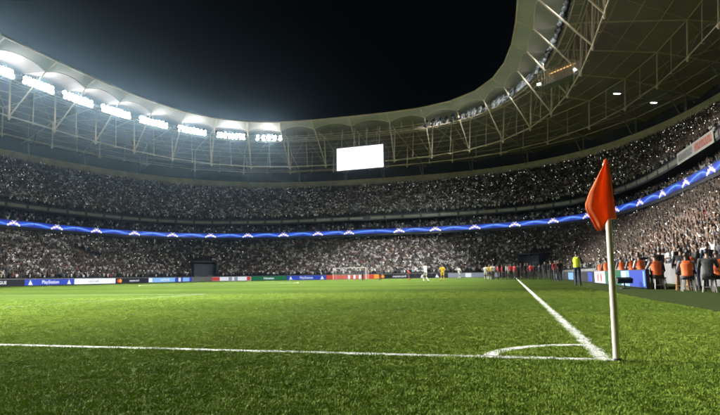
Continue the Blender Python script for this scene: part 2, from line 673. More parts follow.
LED_BLACK = led('led_black', (.02, .02, .035), .5)
LED_BLUE = led('led_blue', (.03, .07, .50), .7)
LED_WHITE = led('led_white', (.85, .88, .95), .8)
LED_LIGHT = led('led_light_blue', (.25, .5, .9), .8)
LED_RED = led('led_red', (.7, .08, .05), .6)
LED_ORANGE = led('led_orange', (.95, .35, .05), .8)
LED_GREEN = led('led_green', (.015, .16, .07), .7)
LED_GREY = led('led_grey', (.3, .33, .4), .7)

SKIN = [pbsdf('skin_light', (.30, .195, .14), .55, noise=(20, .08)), pbsdf('skin_tan', (.22, .135, .095), .55, noise=(20, .08)), pbsdf('skin_brown', (.12, .072, .05), .55, noise=(20, .08))]
HAIR = [pbsdf('hair_black', (.012, .010, .009), .5, noise=(60, .3)), pbsdf('hair_brown', (.045, .025, .014), .5, noise=(60, .3))]
EYE = pbsdf('eye_dark', (.03, .015, .012), .3, noise=(30, .1))
SHOE = pbsdf('shoe_black', (.02, .02, .02), .5, noise=(20, .2))
SHIRTS = {
    'black': pbsdf('cloth_black', (.016, .016, .018), .85, noise=(9, .3)),
    'white': pbsdf('cloth_white', (.62, .61, .58), .85, noise=(9, .12)),
    'grey': pbsdf('cloth_grey', (.22, .22, .23), .85, noise=(9, .15)),
    'charcoal': pbsdf('cloth_charcoal', (.06, .06, .065), .85, noise=(9, .2)),
    'red': pbsdf('cloth_red', (.38, .03, .03), .85, noise=(9, .2)),
    'tan': pbsdf('cloth_tan', (.36, .27, .17), .85, noise=(9, .2)),
    'yellow': pbsdf('cloth_yellow', (.72, .50, .02), .8, noise=(9, .1)),
    'navy': pbsdf('cloth_navy', (.02, .03, .07), .85, noise=(9, .2)),
}
STRIPE = bpy.data.materials.new('cloth_black_and_white_stripes')
STRIPE.use_nodes = True
_n = STRIPE.node_tree
_tc = _n.nodes.new('ShaderNodeTexCoord')
_wv = _n.nodes.new('ShaderNodeTexWave')
_wv.inputs['Scale'].default_value = 4.2
_cr = _n.nodes.new('ShaderNodeValToRGB')
_cr.color_ramp.interpolation = 'CONSTANT'
_cr.color_ramp.elements[0].color = (.02, .02, .02, 1)
_cr.color_ramp.elements[1].position = .5
_cr.color_ramp.elements[1].color = (.6, .6, .58, 1)
_n.links.new(_tc.outputs['Object'], _wv.inputs['Vector'])
_n.links.new(_wv.outputs[0], _cr.inputs[0])
_n.links.new(_cr.outputs[0], _n.nodes['Principled BSDF'].inputs['Base Color'])
_n.nodes['Principled BSDF'].inputs['Roughness'].default_value = .85
SHIRTS['striped'] = STRIPE
VEST_ORANGE = pbsdf('bib_orange', (.96, .19, .05), .7, noise=(10, .12), bump=.3)
VEST_YELLOW = pbsdf('vest_yellow', (.72, .82, .03), .7, noise=(10, .1), bump=.3)
TROUSERS = [SHIRTS['black'], SHIRTS['charcoal'], SHIRTS['navy']]


def attr_ramp(name, attr, stops, rough=.8):
    m = bpy.data.materials.new(name)
    m.use_nodes = True
    nt = m.node_tree
    at = nt.nodes.new('ShaderNodeAttribute')
    at.attribute_type = 'INSTANCER'
    at.attribute_name = attr
    cr = nt.nodes.new('ShaderNodeValToRGB')
    cr.color_ramp.interpolation = 'CONSTANT'
    e = cr.color_ramp.elements
    for i, (p, c) in enumerate(stops):
        el = e[i] if i < 2 else e.new(p)
        el.position = p
        el.color = (*c, 1)
    nt.links.new(at.outputs['Fac'], cr.inputs[0])
    nt.links.new(cr.outputs[0], nt.nodes['Principled BSDF'].inputs['Base Color'])
    nt.nodes['Principled BSDF'].inputs['Roughness'].default_value = rough
    nt.nodes['Principled BSDF'].inputs['Specular IOR Level'].default_value = .2
    return m


CROWD_TOP = attr_ramp('crowd_tops', 'tone', [(0, (.014, .014, .016)), (.46, (.045, .045, .05)), (.58, (.60, .61, .61)), (.78, (.26, .27, .28)), (.88, (.03, .045, .09)), (.915, (.22, .05, .045)), (.93, (.30, .25, .19)), (.96, (.12, .16, .14))])
CROWD_SKIN = attr_ramp('crowd_skin', 'flesh', [(0, (.23, .175, .14)), (.45, (.17, .125, .098)), (.85, (.09, .065, .052))])

# ------------------------------------------------------------------ scatter (geometry nodes instances on points)
def scatter(name, pts, rot, scale, idx, sources, attrs, kind='stuff'):
    me = bpy.data.meshes.new(name)
    n = len(pts)
    me.vertices.add(n)
    me.vertices.foreach_set('co', np.asarray(pts, np.float32).ravel())
    a = me.attributes.new('rot', 'FLOAT_VECTOR', 'POINT')
    a.data.foreach_set('vector', np.asarray(rot, np.float32).ravel())
    a = me.attributes.new('scl', 'FLOAT_VECTOR', 'POINT')
    a.data.foreach_set('vector', np.asarray(scale, np.float32).ravel())
    a = me.attributes.new('idx', 'INT', 'POINT')
    a.data.foreach_set('value', np.asarray(idx, np.int32))
    for k, v in attrs.items():
        a = me.attributes.new(k, 'FLOAT', 'POINT')
        a.data.foreach_set('value', np.asarray(v, np.float32))
    o = link(name, me)
    g = bpy.data.node_groups.new(name, 'GeometryNodeTree')
    g.interface.new_socket('Geometry', in_out='INPUT', socket_type='NodeSocketGeometry')
    g.interface.new_socket('Geometry', in_out='OUTPUT', socket_type='NodeSocketGeometry')
    gi = g.nodes.new('NodeGroupInput')
    go = g.nodes.new('NodeGroupOutput')
    iop = g.nodes.new('GeometryNodeInstanceOnPoints')
    iop.inputs['Pick Instance'].default_value = True
    jn = g.nodes.new('GeometryNodeJoinGeometry')
    for s in sources:
        oi = g.nodes.new('GeometryNodeObjectInfo')
        oi.inputs['Object'].default_value = s
        oi.inputs['As Instance'].default_value = True
        g.links.new(oi.outputs['Geometry'], jn.inputs[0])

    def named(nm, ty):
        nd = g.nodes.new('GeometryNodeInputNamedAttribute')
        nd.data_type = ty
        nd.inputs['Name'].default_value = nm
        return nd.outputs['Attribute']
    g.links.new(gi.outputs[0], iop.inputs['Points'])
    g.links.new(jn.outputs[0], iop.inputs['Instance'])
    g.links.new(named('idx', 'INT'), iop.inputs['Instance Index'])
    e2r = g.nodes.new('FunctionNodeEulerToRotation')
    g.links.new(named('rot', 'FLOAT_VECTOR'), e2r.inputs[0])
    g.links.new(e2r.outputs[0], iop.inputs['Rotation'])
    g.links.new(named('scl', 'FLOAT_VECTOR'), iop.inputs['Scale'])
    g.links.new(iop.outputs[0], go.inputs[0])
    md = o.modifiers.new('scatter', 'NODES')
    md.node_group = g
    o['kind'] = kind
    return o


# ------------------------------------------------------------------ ground, pitch, markings
mb = MB()
mb.quad((-900, -900, -.02), (900, -900, -.02), (900, 900, -.02), (-900, 900, -.02))
tag(mb.build('ground', M['concrete']), kind='structure')
mb = MB()
mb.quad((-77, -8, -.008), (9, -8, -.008), (9, 112, -.008), (-77, 112, -.008))
tag(mb.build('pitch_surround', M['surround']), kind='structure')
mb = MB()
mb.quad((-71, -7.5, 0), (2.6, -7.5, 0), (2.6, 107.5, 0), (-71, 107.5, 0))
tag(mb.build('pitch', M['pitch']), kind='structure')

LW = .12


def marking(name, x0, x1, y0, y1, z=.006):
    m = MB()
    n = max(1, int(max(x1 - x0, y1 - y0) / 2))
    for i in range(n):
        if x1 - x0 > y1 - y0:
            a, b = lerp(x0, x1, i / n), lerp(x0, x1, (i + 1) / n)
            m.quad((a, y0, z), (b, y0, z), (b, y1, z), (a, y1, z))
        else:
            a, b = lerp(y0, y1, i / n), lerp(y0, y1, (i + 1) / n)
            m.quad((x0, a, z), (x1, a, z), (x1, b, z), (x0, b, z))
    return tag(m.build(name, M['paint'] if name in ('touchline', 'goal_line') else M['faint_paint']), kind='structure')


marking('touchline', -LW, 0, 0, 105)
marking('touchline', -68, -68 + LW, LW, 105 - LW)
marking('goal_line', -68, -LW, 0, LW)
marking('goal_line', -68, -LW, 105 - LW, 105)
marking('halfway_line', -68 + LW, -LW, 52.44, 52.56)
for y0, y1, yl in ((LW, 16.5, 16.38), (105 - 16.5, 105 - LW, 105 - 16.5)):
    marking('penalty_area_line', -13.84, -13.72, y0, y1)
    marking('penalty_area_line', -54.28, -54.16, y0, y1)
    marking('penalty_area_line', -54.16, -13.84, yl, yl + LW)
for y0, y1, yl in ((LW, 5.5, 5.38), (99.5, 105 - LW, 99.5)):
    marking('goal_area_line', -24.96, -24.84, y0, y1)
    marking('goal_area_line', -43.16, -43.04, y0, y1)
    marking('goal_area_line', -43.04, -24.96, yl, yl + LW)


def arc_mark(name, c, r, a0, a1, n):
    m = MB()
    for i in range(n):
        t0, t1 = R(lerp(a0, a1, i / n)), R(lerp(a0, a1, (i + 1) / n))
        P = [(c[0] + rr * math.cos(t), c[1] + rr * math.sin(t), .010) for t, rr in ((t0, r - LW), (t0, r), (t1, r), (t1, r - LW))]
        m.quad(*P)
    return tag(m.build(name, M['paint']), kind='structure')


arc_mark('corner_arc', (0, 0), 1.0, 97, 173, 24)
arc_mark('corner_arc', (0, 105), 1.0, 187, 263, 24)
arc_mark('corner_arc', (-68, 105), 1.0, 277, 353, 24)
arc_mark('centre_circle', (-34, 52.5), 9.15, 1, 359, 96)


def painted(x, y):
    """how much of a blade at (x, y) carries line paint"""
    j = rng.normal(0, .010, np.shape(x))
    a = (np.abs(x + LW / 2 + j) < LW / 2 + .008) & (y > -.01)
    b = (np.abs(y - LW / 2 + j) < LW / 2 + .008) & (x < .01)
    r = np.hypot(x, y) + j
    c = (r > 1 - LW) & (r < 1) & (x < 0) & (y > 0)
    return (a | b | c)


# grass blades near the corner: short tufts that stand on the sheet
GRASS = bpy.data.materials.new('grass_blades')
GRASS.use_nodes = True
_n = GRASS.node_tree
_a = _n.nodes.new('ShaderNodeAttribute')
_a.attribute_type = 'INSTANCER'
_a.attribute_name = 'hue'
_b = _n.nodes.new('ShaderNodeAttribute')
_b.attribute_type = 'INSTANCER'
_b.attribute_name = 'paint'
_m1 = _n.nodes.new('ShaderNodeMix')
_m1.data_type = 'RGBA'
_m1.inputs[6].default_value = (.100, .180, .024, 1)
_m1.inputs[7].default_value = (.29, .385, .060, 1)
_n.links.new(_a.outputs['Fac'], _m1.inputs[0])
_m2 = _n.nodes.new('ShaderNodeMix')
_m2.data_type = 'RGBA'
_m2.inputs[7].default_value = (.86, .87, .80, 1)
_n.links.new(_b.outputs['Fac'], _m2.inputs[0])
_n.links.new(_m1.outputs[2], _m2.inputs[6])
_p = _n.nodes['Principled BSDF']
_n.links.new(_m2.outputs[2], _p.inputs['Base Color'])
_p.inputs['Roughness'].default_value = .6
_p.inputs['Specular IOR Level'].default_value = .04
tufts = []
for v in range(4):
    m = MB()
    for k in range(34):
        a = random.uniform(0, 6.28)
        r = random.uniform(0, .045) ** .5 * .2
        x, y = r * math.cos(a), r * math.sin(a)
        h = random.uniform(.006, .0125)
        w = random.uniform(.0008, .0016)
        d = Vector((math.cos(a + random.uniform(-1, 1)), math.sin(a + random.uniform(-1, 1)), 0)) * random.uniform(.3, 1.1) * h
        s = Vector((-d.y, d.x, 0)).normalized() * w
        p0 = Vector((x, y, 0))
        p1 = p0 + d * .4 + Vector((0, 0, h * .65))
        p2 = p0 + d + Vector((0, 0, h))
        m.add([p0 - s, p0 + s, p1 + s * .8, p1 - s * .8, p2], [(0, 1, 2, 3), (3, 2, 4)])
    me = m.mesh('grass_tuft')
    me.materials.append(GRASS)
    tufts.append(bpy.data.objects.new('grass_tuft', me))
pts = []
yaw0 = CAMP['yaw']
n_try = 420000
dist = 2.0 + 22 * rng.random(n_try) ** 1.15
ang = rng.uniform(-R(41), R(41), n_try)
gx = CAMP['x'] + dist * (-np.sin(yaw0 - 0) * np.cos(ang) + np.cos(yaw0) * np.sin(ang))
gy = CAMP['y'] + dist * (np.cos(yaw0) * np.cos(ang) + np.sin(yaw0) * np.sin(ang))
keep = rng.random(n_try) < np.clip((24 - dist) / 14.0, 0, 1)
keep &= (gx < 2.5)
gx, gy = gx[keep], gy[keep]
ng = len(gx)
# patchy colour: sum of a few plane waves
ph = np.zeros(ng)
for k in range(14):
    th = rng.uniform(0, 6.28)
    fq = rng.uniform(2, 16)
    ph += np.sin(fq * (gx * np.cos(th) + gy * np.sin(th)) + rng.uniform(0, 6.28)) / 14 ** .5
hue = np.clip(.47 + .07 * ph + .09 * np.sign(np.sin(2 * np.pi * gy / 11.0)) + rng.normal(0, .11, ng), 0, 1)
pt = painted(gx, gy) * np.clip(rng.normal(.97, .10, ng), 0, 1)
sc = np.clip(rng.normal(1.0, .18, ng) + .06 * ph, .5, 1.5)
sc = sc * np.where(pt > .2, .62, 1.0)
go = scatter('grass', np.stack([gx, gy, np.zeros(ng)], -1), np.stack([rng.normal(0, .15, ng), rng.normal(0, .15, ng), rng.uniform(0, 6.28, ng)], -1),
             np.stack([sc * 1.15, sc * 1.15, sc], -1), rng.integers(0, 4, ng), tufts, {'hue': hue, 'paint': pt})
tag(go, 'short green grass blades round the corner of the pitch', 'grass')

# ------------------------------------------------------------------ stands
NS = 200
TS, _ = ring_t(50, 66, 3.4, NS)


def strip(m, A, B, closed=True):
    n = len(A)
    for i in range(n if closed else n - 1):
        j = (i + 1) % n
        if closed and max(A[i].y, A[j].y) < 3.0:
            continue      # the end behind the camera is left open
        m.quad(A[i], A[j], B[j], B[i])


def terrace(name, P0, P1, rows, parent, mat):
    m = MB()
    for k in range(rows):
        q0, q1 = lr(P0, P1, k / rows), lr(P0, P1, (k + 1) / rows)
        z = lerp(P0[3], P1[3], k / (rows - 1))
        zb = lerp(P0[3], P1[3], max(0, k - 1) / (rows - 1)) - (.3 if k == 0 else 0)
        strip(m, ring(*q0[:3], zb, TS), ring(*q0[:3], z, TS))
        strip(m, ring(*q0[:3], z, TS), ring(*q1[:3], z, TS))
    return m.build(name, mat, parent)


def wall_ring(name, P, z0, z1, th, parent, mat, da=0):
    """closed wall of thickness th following the bowl"""
    m = MB()
    a, b, n = P[:3]
    i0, i1 = ring(a, b, n, z0, TS), ring(a, b, n, z1, TS)
    o0, o1 = ring(a + th, b + th, n, z0, TS), ring(a + th, b + th, n, z1, TS)
    strip(m, i0, i1)
    strip(m, i1, o1)
    strip(m, o1, o0)
    strip(m, o0, i0)
    return m.build(name, mat, parent)


lower = empty('lower_stand', (CX, CY - 62, 0))
tag(lower, 'lower stand tier of packed concrete terraces rising straight from the pitch side', 'stand')
lower_off = Vector((-CX, -(CY - 62), 0))


def under(parent, o):
    """parent o while its mesh stays in world coordinates"""
    o.parent = parent
    o.matrix_parent_inverse = Matrix.Translation(-Vector(parent.location))
    return o


under(lower, terrace('terrace', LO0, LO1, N_LO, None, M['concrete']))
under(lower, wall_ring('front_wall', (LO0[0] - .35, LO0[1] - .35, LO0[2]), -.01, 1.12, .18, None, M['barrier']))
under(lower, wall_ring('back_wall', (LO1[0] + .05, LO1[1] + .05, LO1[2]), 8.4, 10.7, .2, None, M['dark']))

boxes = empty('box_stand', (CX, CY - 64, 9.5))
tag(boxes, 'narrow dark middle tier of boxes behind the blue ribbon display', 'stand')
under(boxes, terrace('terrace', MI0, MI1, N_MI, None, M['concrete']))
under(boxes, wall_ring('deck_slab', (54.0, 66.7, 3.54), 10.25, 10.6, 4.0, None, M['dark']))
m = MB()
strip(m, ring(57.75, 70.45, 3.5, 12.0, TS), ring(57.75, 70.45, 3.5, 14.2, TS))
under(boxes, m.build('glass_front', M['glass']))
m = MB()
for i in range(0, NS, 2):
    if rp(57.68, 70.38, 3.5, TS[i])[1] < 3:
        continue
    p = Vector((*rp(57.68, 70.38, 3.5, TS[i]), 12.1))
    m = MB()
    m.tube(p, p + Vector((0, 0, 2.1)), .05, 4)
    under(boxes, m.build('mullion', M['steel_dark']))

upper = empty('upper_stand', (CX, CY - 75, 13))
tag(upper, 'upper stand tier of packed terraces below a beige concrete parapet', 'stand')
under(upper, terrace('terrace', UP0, UP1, N_UP, None, M['concrete']))
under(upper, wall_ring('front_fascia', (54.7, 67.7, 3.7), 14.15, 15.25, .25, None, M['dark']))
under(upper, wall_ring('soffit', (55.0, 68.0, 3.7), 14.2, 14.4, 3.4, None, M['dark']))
under(upper, wall_ring('parapet', WALL, 24.0, 28.0, .35, None, M['wall_beige']))
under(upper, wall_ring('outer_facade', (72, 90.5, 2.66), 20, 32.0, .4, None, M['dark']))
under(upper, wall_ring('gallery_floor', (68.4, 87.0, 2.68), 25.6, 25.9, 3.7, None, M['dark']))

# cloth panels on the fascia of the upper tier
NP = 96
TP, LP = ring_t(54.7, 67.7, 3.7, NP)
m_list = []
for i in range(NP):
    t0 = TP[i]
    t1 = TP[(i + 1) % NP] if i < NP - 1 else 2 * math.pi
    pc = rp(54.6, 67.6, 3.7, (t0 + t1) / 2)
    if not in_view((*pc, 14.7), .1):
        continue
    k = .06
    A = [Vector((*rp(54.64, 67.64, 3.7, lerp(t0, t1, u)), 0)) for u in (k, .3, .5, .7, 1 - k)]
    m = MB()
    z0, z1 = 14.42, 15.02
    for a, b in zip(A[:-1], A[1:]):
        m.quad(a + Vector((0, 0, z0)), b + Vector((0, 0, z0)), b + Vector((0, 0, z1)), a + Vector((0, 0, z1)))
    o = m.build('banner_panel', M['rail'])
    under(upper, o)

# large banner with grey and red lettering hung over the fascia
def fascia_banner(tc, width, z0, z1, label, marks):
    c = Vector((*rp(54.5, 67.5, 3.7, tc), 0))
    nin = inward(54.5, 67.5, 3.7, tc)
    d = Vector((nin.y, -nin.x, 0))
    root = empty('banner', (c.x, c.y, z0))
    tag(root, label, 'banner')
    m = MB()
    rz = math.atan2(d.y, d.x)
    m.box((0, 0, (z1 - z0) / 2), (width, .03, z1 - z0), rz)
    m.build('cloth', M['banner'], root)
    for (u0, u1, mat) in marks:
        n = 9
        for i in range(n):
            u = lerp(u0, u1, (i + .5) / n)
            m = MB()
            pc = d * ((u - .5) * width) + nin * .03 + Vector((0, 0, (z1 - z0) * .5))
            w = (u1 - u0) * width / n
            for sgn, hh in ((-.3, .62), (.28, .62)):
                m.box(pc + d * sgn * w, (w * .2, .02, (z1 - z0) * hh), rz)
            m.box(pc + Vector((0, 0, (z1 - z0) * random.choice((-.2, 0, .2)))), (w * .5, .02, (z1 - z0) * .14), rz)
            m.build('letter', mat, root)


def t_near(x, y):
    best = min(range(3600), key=lambda k: (rp(54.7, 67.7, 3.7, k * math.pi / 1800)[0] - x) ** 2 + (rp(54.7, 67.7, 3.7, k * math.pi / 1800)[1] - y) ** 2)
    return best * math.pi / 1800


fascia_banner(t_near(20.6, 64.5), 12.5, 14.05, 15.5, 'long cream banner with grey and red lettering over the upper tier rail', [(.54, .96, M['banner_grey']), (.04, .48, M['banner_red'])])

# portals in the lower tier
def lower_t(x, y):
    a, b, n = LO0[:3]
    best = min(range(3600), key=lambda k: (rp(a, b, n, k * math.pi / 1800)[0] - x) ** 2 + (rp(a, b, n, k * math.pi / 1800)[1] - y) ** 2)
    return best * math.pi / 1800


PORTALS = []   # (t, row0, row1, half width)


def portal(t, r0, r1, w, mat):
    q = lr(LO0, LO1, r0 / N_LO)
    z = lerp(LO0[3], LO1[3], max(0, r0 - 1) / (N_LO - 1))
    if r0 == 0:
        z = .9
    ztop = lerp(LO0[3], LO1[3], (r1 - 1) / (N_LO - 1)) + .5
    c = Vector((*rp(*q[:3], t), z))
    nin = inward(*q[:3], t)
    d = Vector((nin.y, -nin.x, 0))
    rz = math.atan2(d.y, d.x)
    depth = (r1 - r0) * .54
    m = MB()
    for s in (-1, 1):
        a = c + d * s * w - nin * (depth / 2)
        m.box(a + Vector((0, 0, (ztop - z) / 2)), (.16, depth, ztop - z), rz)
    m.box(c - nin * (depth * .55) + Vector((0, 0, ztop - z + .1)), (2 * w + .16, depth * .9, .2), rz)
    o = under(lower, m.build('portal_frame', M['barrier'] if mat is None else mat))
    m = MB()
    m.box(c - nin * (depth * .22) + Vector((0, 0, (ztop - z) * .45)), (2 * w - .2, .08, (ztop - z) * .9), rz)  # panel closes the opening; the tunnel's shade is put into its dark colour
    under(lower, m.build('portal_dark_panel', M['navy']))
    PORTALS.append((t, r0, r1, w + .3))


portal(lower_t(-71.5, 109), 0, 11, 2.6, M['navy'])
portal(lower_t(3.5, 109), 0, 11, 2.6, M['navy'])
for x, y in ((-76, 68), (-76, 88)):
    portal(lower_t(x, y), 12, 16, 1.3, M['dark'])

# ------------------------------------------------------------------ ribbon display round the middle tier
NR = 45
TR, LR_ = ring_t(*RIB, NR)
RIBM = bpy.data.materials.new('ribbon_screen')
RIBM.use_nodes = True
nt = RIBM.node_tree
N = nt.nodes
L = nt.links
b = N['Principled BSDF']
b.inputs['Base Color'].default_value = (.01, .01, .02, 1)
uv = N.new('ShaderNodeUVMap')
sp = N.new('ShaderNodeSeparateXYZ')
L.new(uv.outputs[0], sp.inputs[0])


def mth(op, a, b_=None, c=None):
    nd = N.new('ShaderNodeMath')
    nd.operation = op
    for i, x in enumerate((a, b_, c)):
        if x is None:
            continue
        if isinstance(x, (int, float)):
            nd.inputs[i].default_value = x
        else:
            L.new(x, nd.inputs[i])
    return nd.outputs[0]


def swoosh(freq, amp, off, width, phase):
    cv = mth('MULTIPLY_ADD', mth('SINE', mth('MULTIPLY_ADD', sp.outputs[0], freq * 2 * math.pi, phase)), amp, off)
    dd = mth('ABSOLUTE', mth('SUBTRACT', sp.outputs[1], cv))
    return mth('MAXIMUM', mth('SUBTRACT', 1.0, mth('DIVIDE', dd, width)), 0.0)


s1 = swoosh(1, .30, .42, .13, math.pi / 2)
s2 = swoosh(2, .22, .35, .10, 1.9)
s3 = swoosh(1, .34, .45, .5, 1.2)
m1 = N.new('ShaderNodeMix')
m1.data_type = 'RGBA'
m1.inputs[6].default_value = (.006, .03, .40, 1)
m1.inputs[7].default_value = (.02, .12, .85, 1)
L.new(s3, m1.inputs[0])
m2 = N.new('ShaderNodeMix')
m2.data_type = 'RGBA'
m2.inputs[7].default_value = (.35, .68, 1, 1)
gate = mth('ABSOLUTE', mth('COSINE', mth('MULTIPLY', sp.outputs[0], math.pi)))
L.new(mth('MULTIPLY', mth('MAXIMUM', s1, mth('MULTIPLY', s2, .25)), gate), m2.inputs[0])
L.new(m1.outputs[2], m2.inputs[6])
L.new(m2.outputs[2], b.inputs['Emission Color'])
b.inputs['Emission Strength'].default_value = 1.0
LOGO = led('ribbon_emblem_white', (1, .93, .96), 1.25)
LOGO_P = led('ribbon_emblem_pink', (.85, .45, .75), 1.0)

ribbon = empty('ribbon_display', (CX, CY - RIB[1], 10.7))
tag(ribbon, 'blue ribbon display with white star emblems running round the whole middle tier', 'display')
m = MB()
a, b_, n_ = RIB
strip(m, ring(a + .06, b_ + .06, n_, 10.62, TS), ring(a + .06, b_ + .06, n_, 11.92, TS))
strip(m, ring(a + .06, b_ + .06, n_, 11.92, TS), ring(a + .3, b_ + .3, n_, 11.92, TS))
strip(m, ring(a + .3, b_ + .3, n_, 10.62, TS), ring(a + .06, b_ + .06, n_, 10.62, TS))
under(ribbon, m.build('housing', M['black']))
RZ0, RZ1 = 10.84, 11.78


def star(m, c, dx, dz, nin, r, rot, ratio=.42, n=5, mi=0):
    vs = []
    for k in range(2 * n):
        rr = r if k % 2 == 0 else r * ratio
        t = rot + math.pi * k / n
        vs.append(c + dx * (rr * math.sin(t)) + dz * (rr * math.cos(t)) + nin * .012)
    vs.append(c + nin * .012)
    m.add(vs, [(2 * n, k, (k + 1) % (2 * n)) for k in range(2 * n)], mi)


for i in range(NR):
    t0 = TR[i]
    t1 = TR[i + 1] if i < NR - 1 else 2 * math.pi
    if not in_view((*rp(*RIB, (t0 + t1) / 2), 11.4), .15):
        continue
    ss = 10
    me = bpy.data.meshes.new('ribbon_panel')
    vs, fs, uvs = [], [], []
    for k in range(ss + 1):
        u = lerp(.004, .996, k / ss)
        p = rp(*RIB, lerp(t0, t1, u))
        vs += [(p[0], p[1], RZ0), (p[0], p[1], RZ1)]
    for k in range(ss):
        fs.append((2 * k, 2 * k + 2, 2 * k + 3, 2 * k + 1))
        uvs += [(k / ss, 0), ((k + 1) / ss, 0), ((k + 1) / ss, 1), (k / ss, 1)]
    me.from_pydata(vs, [], fs)
    ul = me.uv_layers.new(name='UVMap')
    for l, q in zip(ul.data, uvs):
        l.uv = q
    po = link('ribbon_panel', me, RIBM)
    under(ribbon, po)
    # emblem: half a ball made of stars, white with pink edges
    tc = (t0 + t1) / 2
    c = Vector((*rp(*RIB, tc), RZ0 + .22))
    nin = inward(*RIB, tc)
    dx = Vector((-nin.y, nin.x, 0)) * -1
    dz = Vector((0, 0, 1))
    c = c + nin * .05
    m = MB()
    star(m, c + dz * .34, dx, dz, nin, .38, 0, .42)
    for s in (-1, 1):
        star(m, c + dx * s * .62 + dz * .16, dx, dz, nin, .36, s * .55, .42)
        star(m, c + dx * s * 1.12 - dz * .10, dx, dz, nin, .28, s * 1.0, .42)
        star(m, c + dx * s * .34 + dz * .66, dx, dz, nin, .14, s * .3, .45)
    e = m.build('emblem', LOGO)
    e.parent = po
    m = MB()
    for s in (-1, 1):
        star(m, c + dx * s * .36 + dz * .14 - nin * .006, dx, dz, nin, .26, s * .3 + .6, .5)
        star(m, c + dx * s * .92 + dz * .02 - nin * .006, dx, dz, nin, .24, s * .8 + .6, .5)
    e = m.build('emblem_shade', LOGO_P)
    e.parent = po
    e['kind'] = 'stuff'

# ------------------------------------------------------------------ roof
NT = 40
TT, _ = ring_t(40, 57.5, 3.1, NT)
TT = [t + .5 * (TT[1] - TT[0]) * 0 for t in TT]
E0 = (36.0, 53.4, 3.45, 36.0)
E1 = (38.2, 55.4, 3.35, 34.5)
T1 = (44.5, 62.0, 3.0, 34.4)
L1 = (43.9, 62.0, 2.95, 27.3)
T2 = (57.5, 72.5, 2.75, 33.2)
L2 = (57.0, 71.5, 2.75, 28.0)
T3 = (69.5, 87.5, 2.66, 31.6)
OU = (82, 100, 2.6, 29.5)
LTR = (42.2, 57.9, 2.8, 33.3)


def P(S, t, dz=0.0):
    return Vector((*rp(*S[:3], t), S[3] + dz))


roof = empty('stadium_roof', (CX, CY - 80, 27))
tag(roof, 'ring shaped stadium roof of pale membrane on steel trusses, open to the night sky', 'roof')
for i in range(NT):
    t = TT[i]
    if not any(in_view(P(S, t), .25) for S in (E0, L1, L2, T3)):
        continue
    m = MB()
    for a_, b_, r_ in ((P(E0, t), P(E1, t, .2), .16), (P(E1, t, .2), P(T1, t), .13), (P(T1, t), P(T2, t), .13), (P(T2, t), P(T3, t), .13), (P(T3, t), P(OU, t), .12)):
        m.tube(a_, b_, r_, 6)
    m.tube(P(E1, t, .1), P(L1, t), .13, 6)
    m.tube(P(L1, t, -.3), P(T1, t), .15, 6)
    m.tube(P(L2, t, -.3), P(T2, t), .12, 6)
    m.tube(P(L2, t), P(T3, t), .05, 5)
    under(roof, m.build('truss', M['steel']))
    # foot node with short arms
    for S in (L1, L2):
        m = MB()
        p = P(S, t, -.3)
        m.tube(p, p + Vector((0, 0, -.35)), .22, 8, .10)
        nin = inward(*S[:3], t)
        d = Vector((nin.y, -nin.x, 0))
        for s in (-1, 1):
            m.tube(p, p + d * s * .9 + Vector((0, 0, .35)), .07, 5)
        under(roof, m.build('node', M['steel']))
    # column from the parapet up to the roof
    q = Vector((*rp(69.0, 87.6, 2.68, t), 25.85))
    m = MB()
    m.tube(q, P(T3, t), .16, 6)
    m.tube(q + Vector((0, 0, .6)), P(T3, t).lerp(P(T2, t), .35), .11, 5)
    under(roof, m.build('column', M['steel_dark']))

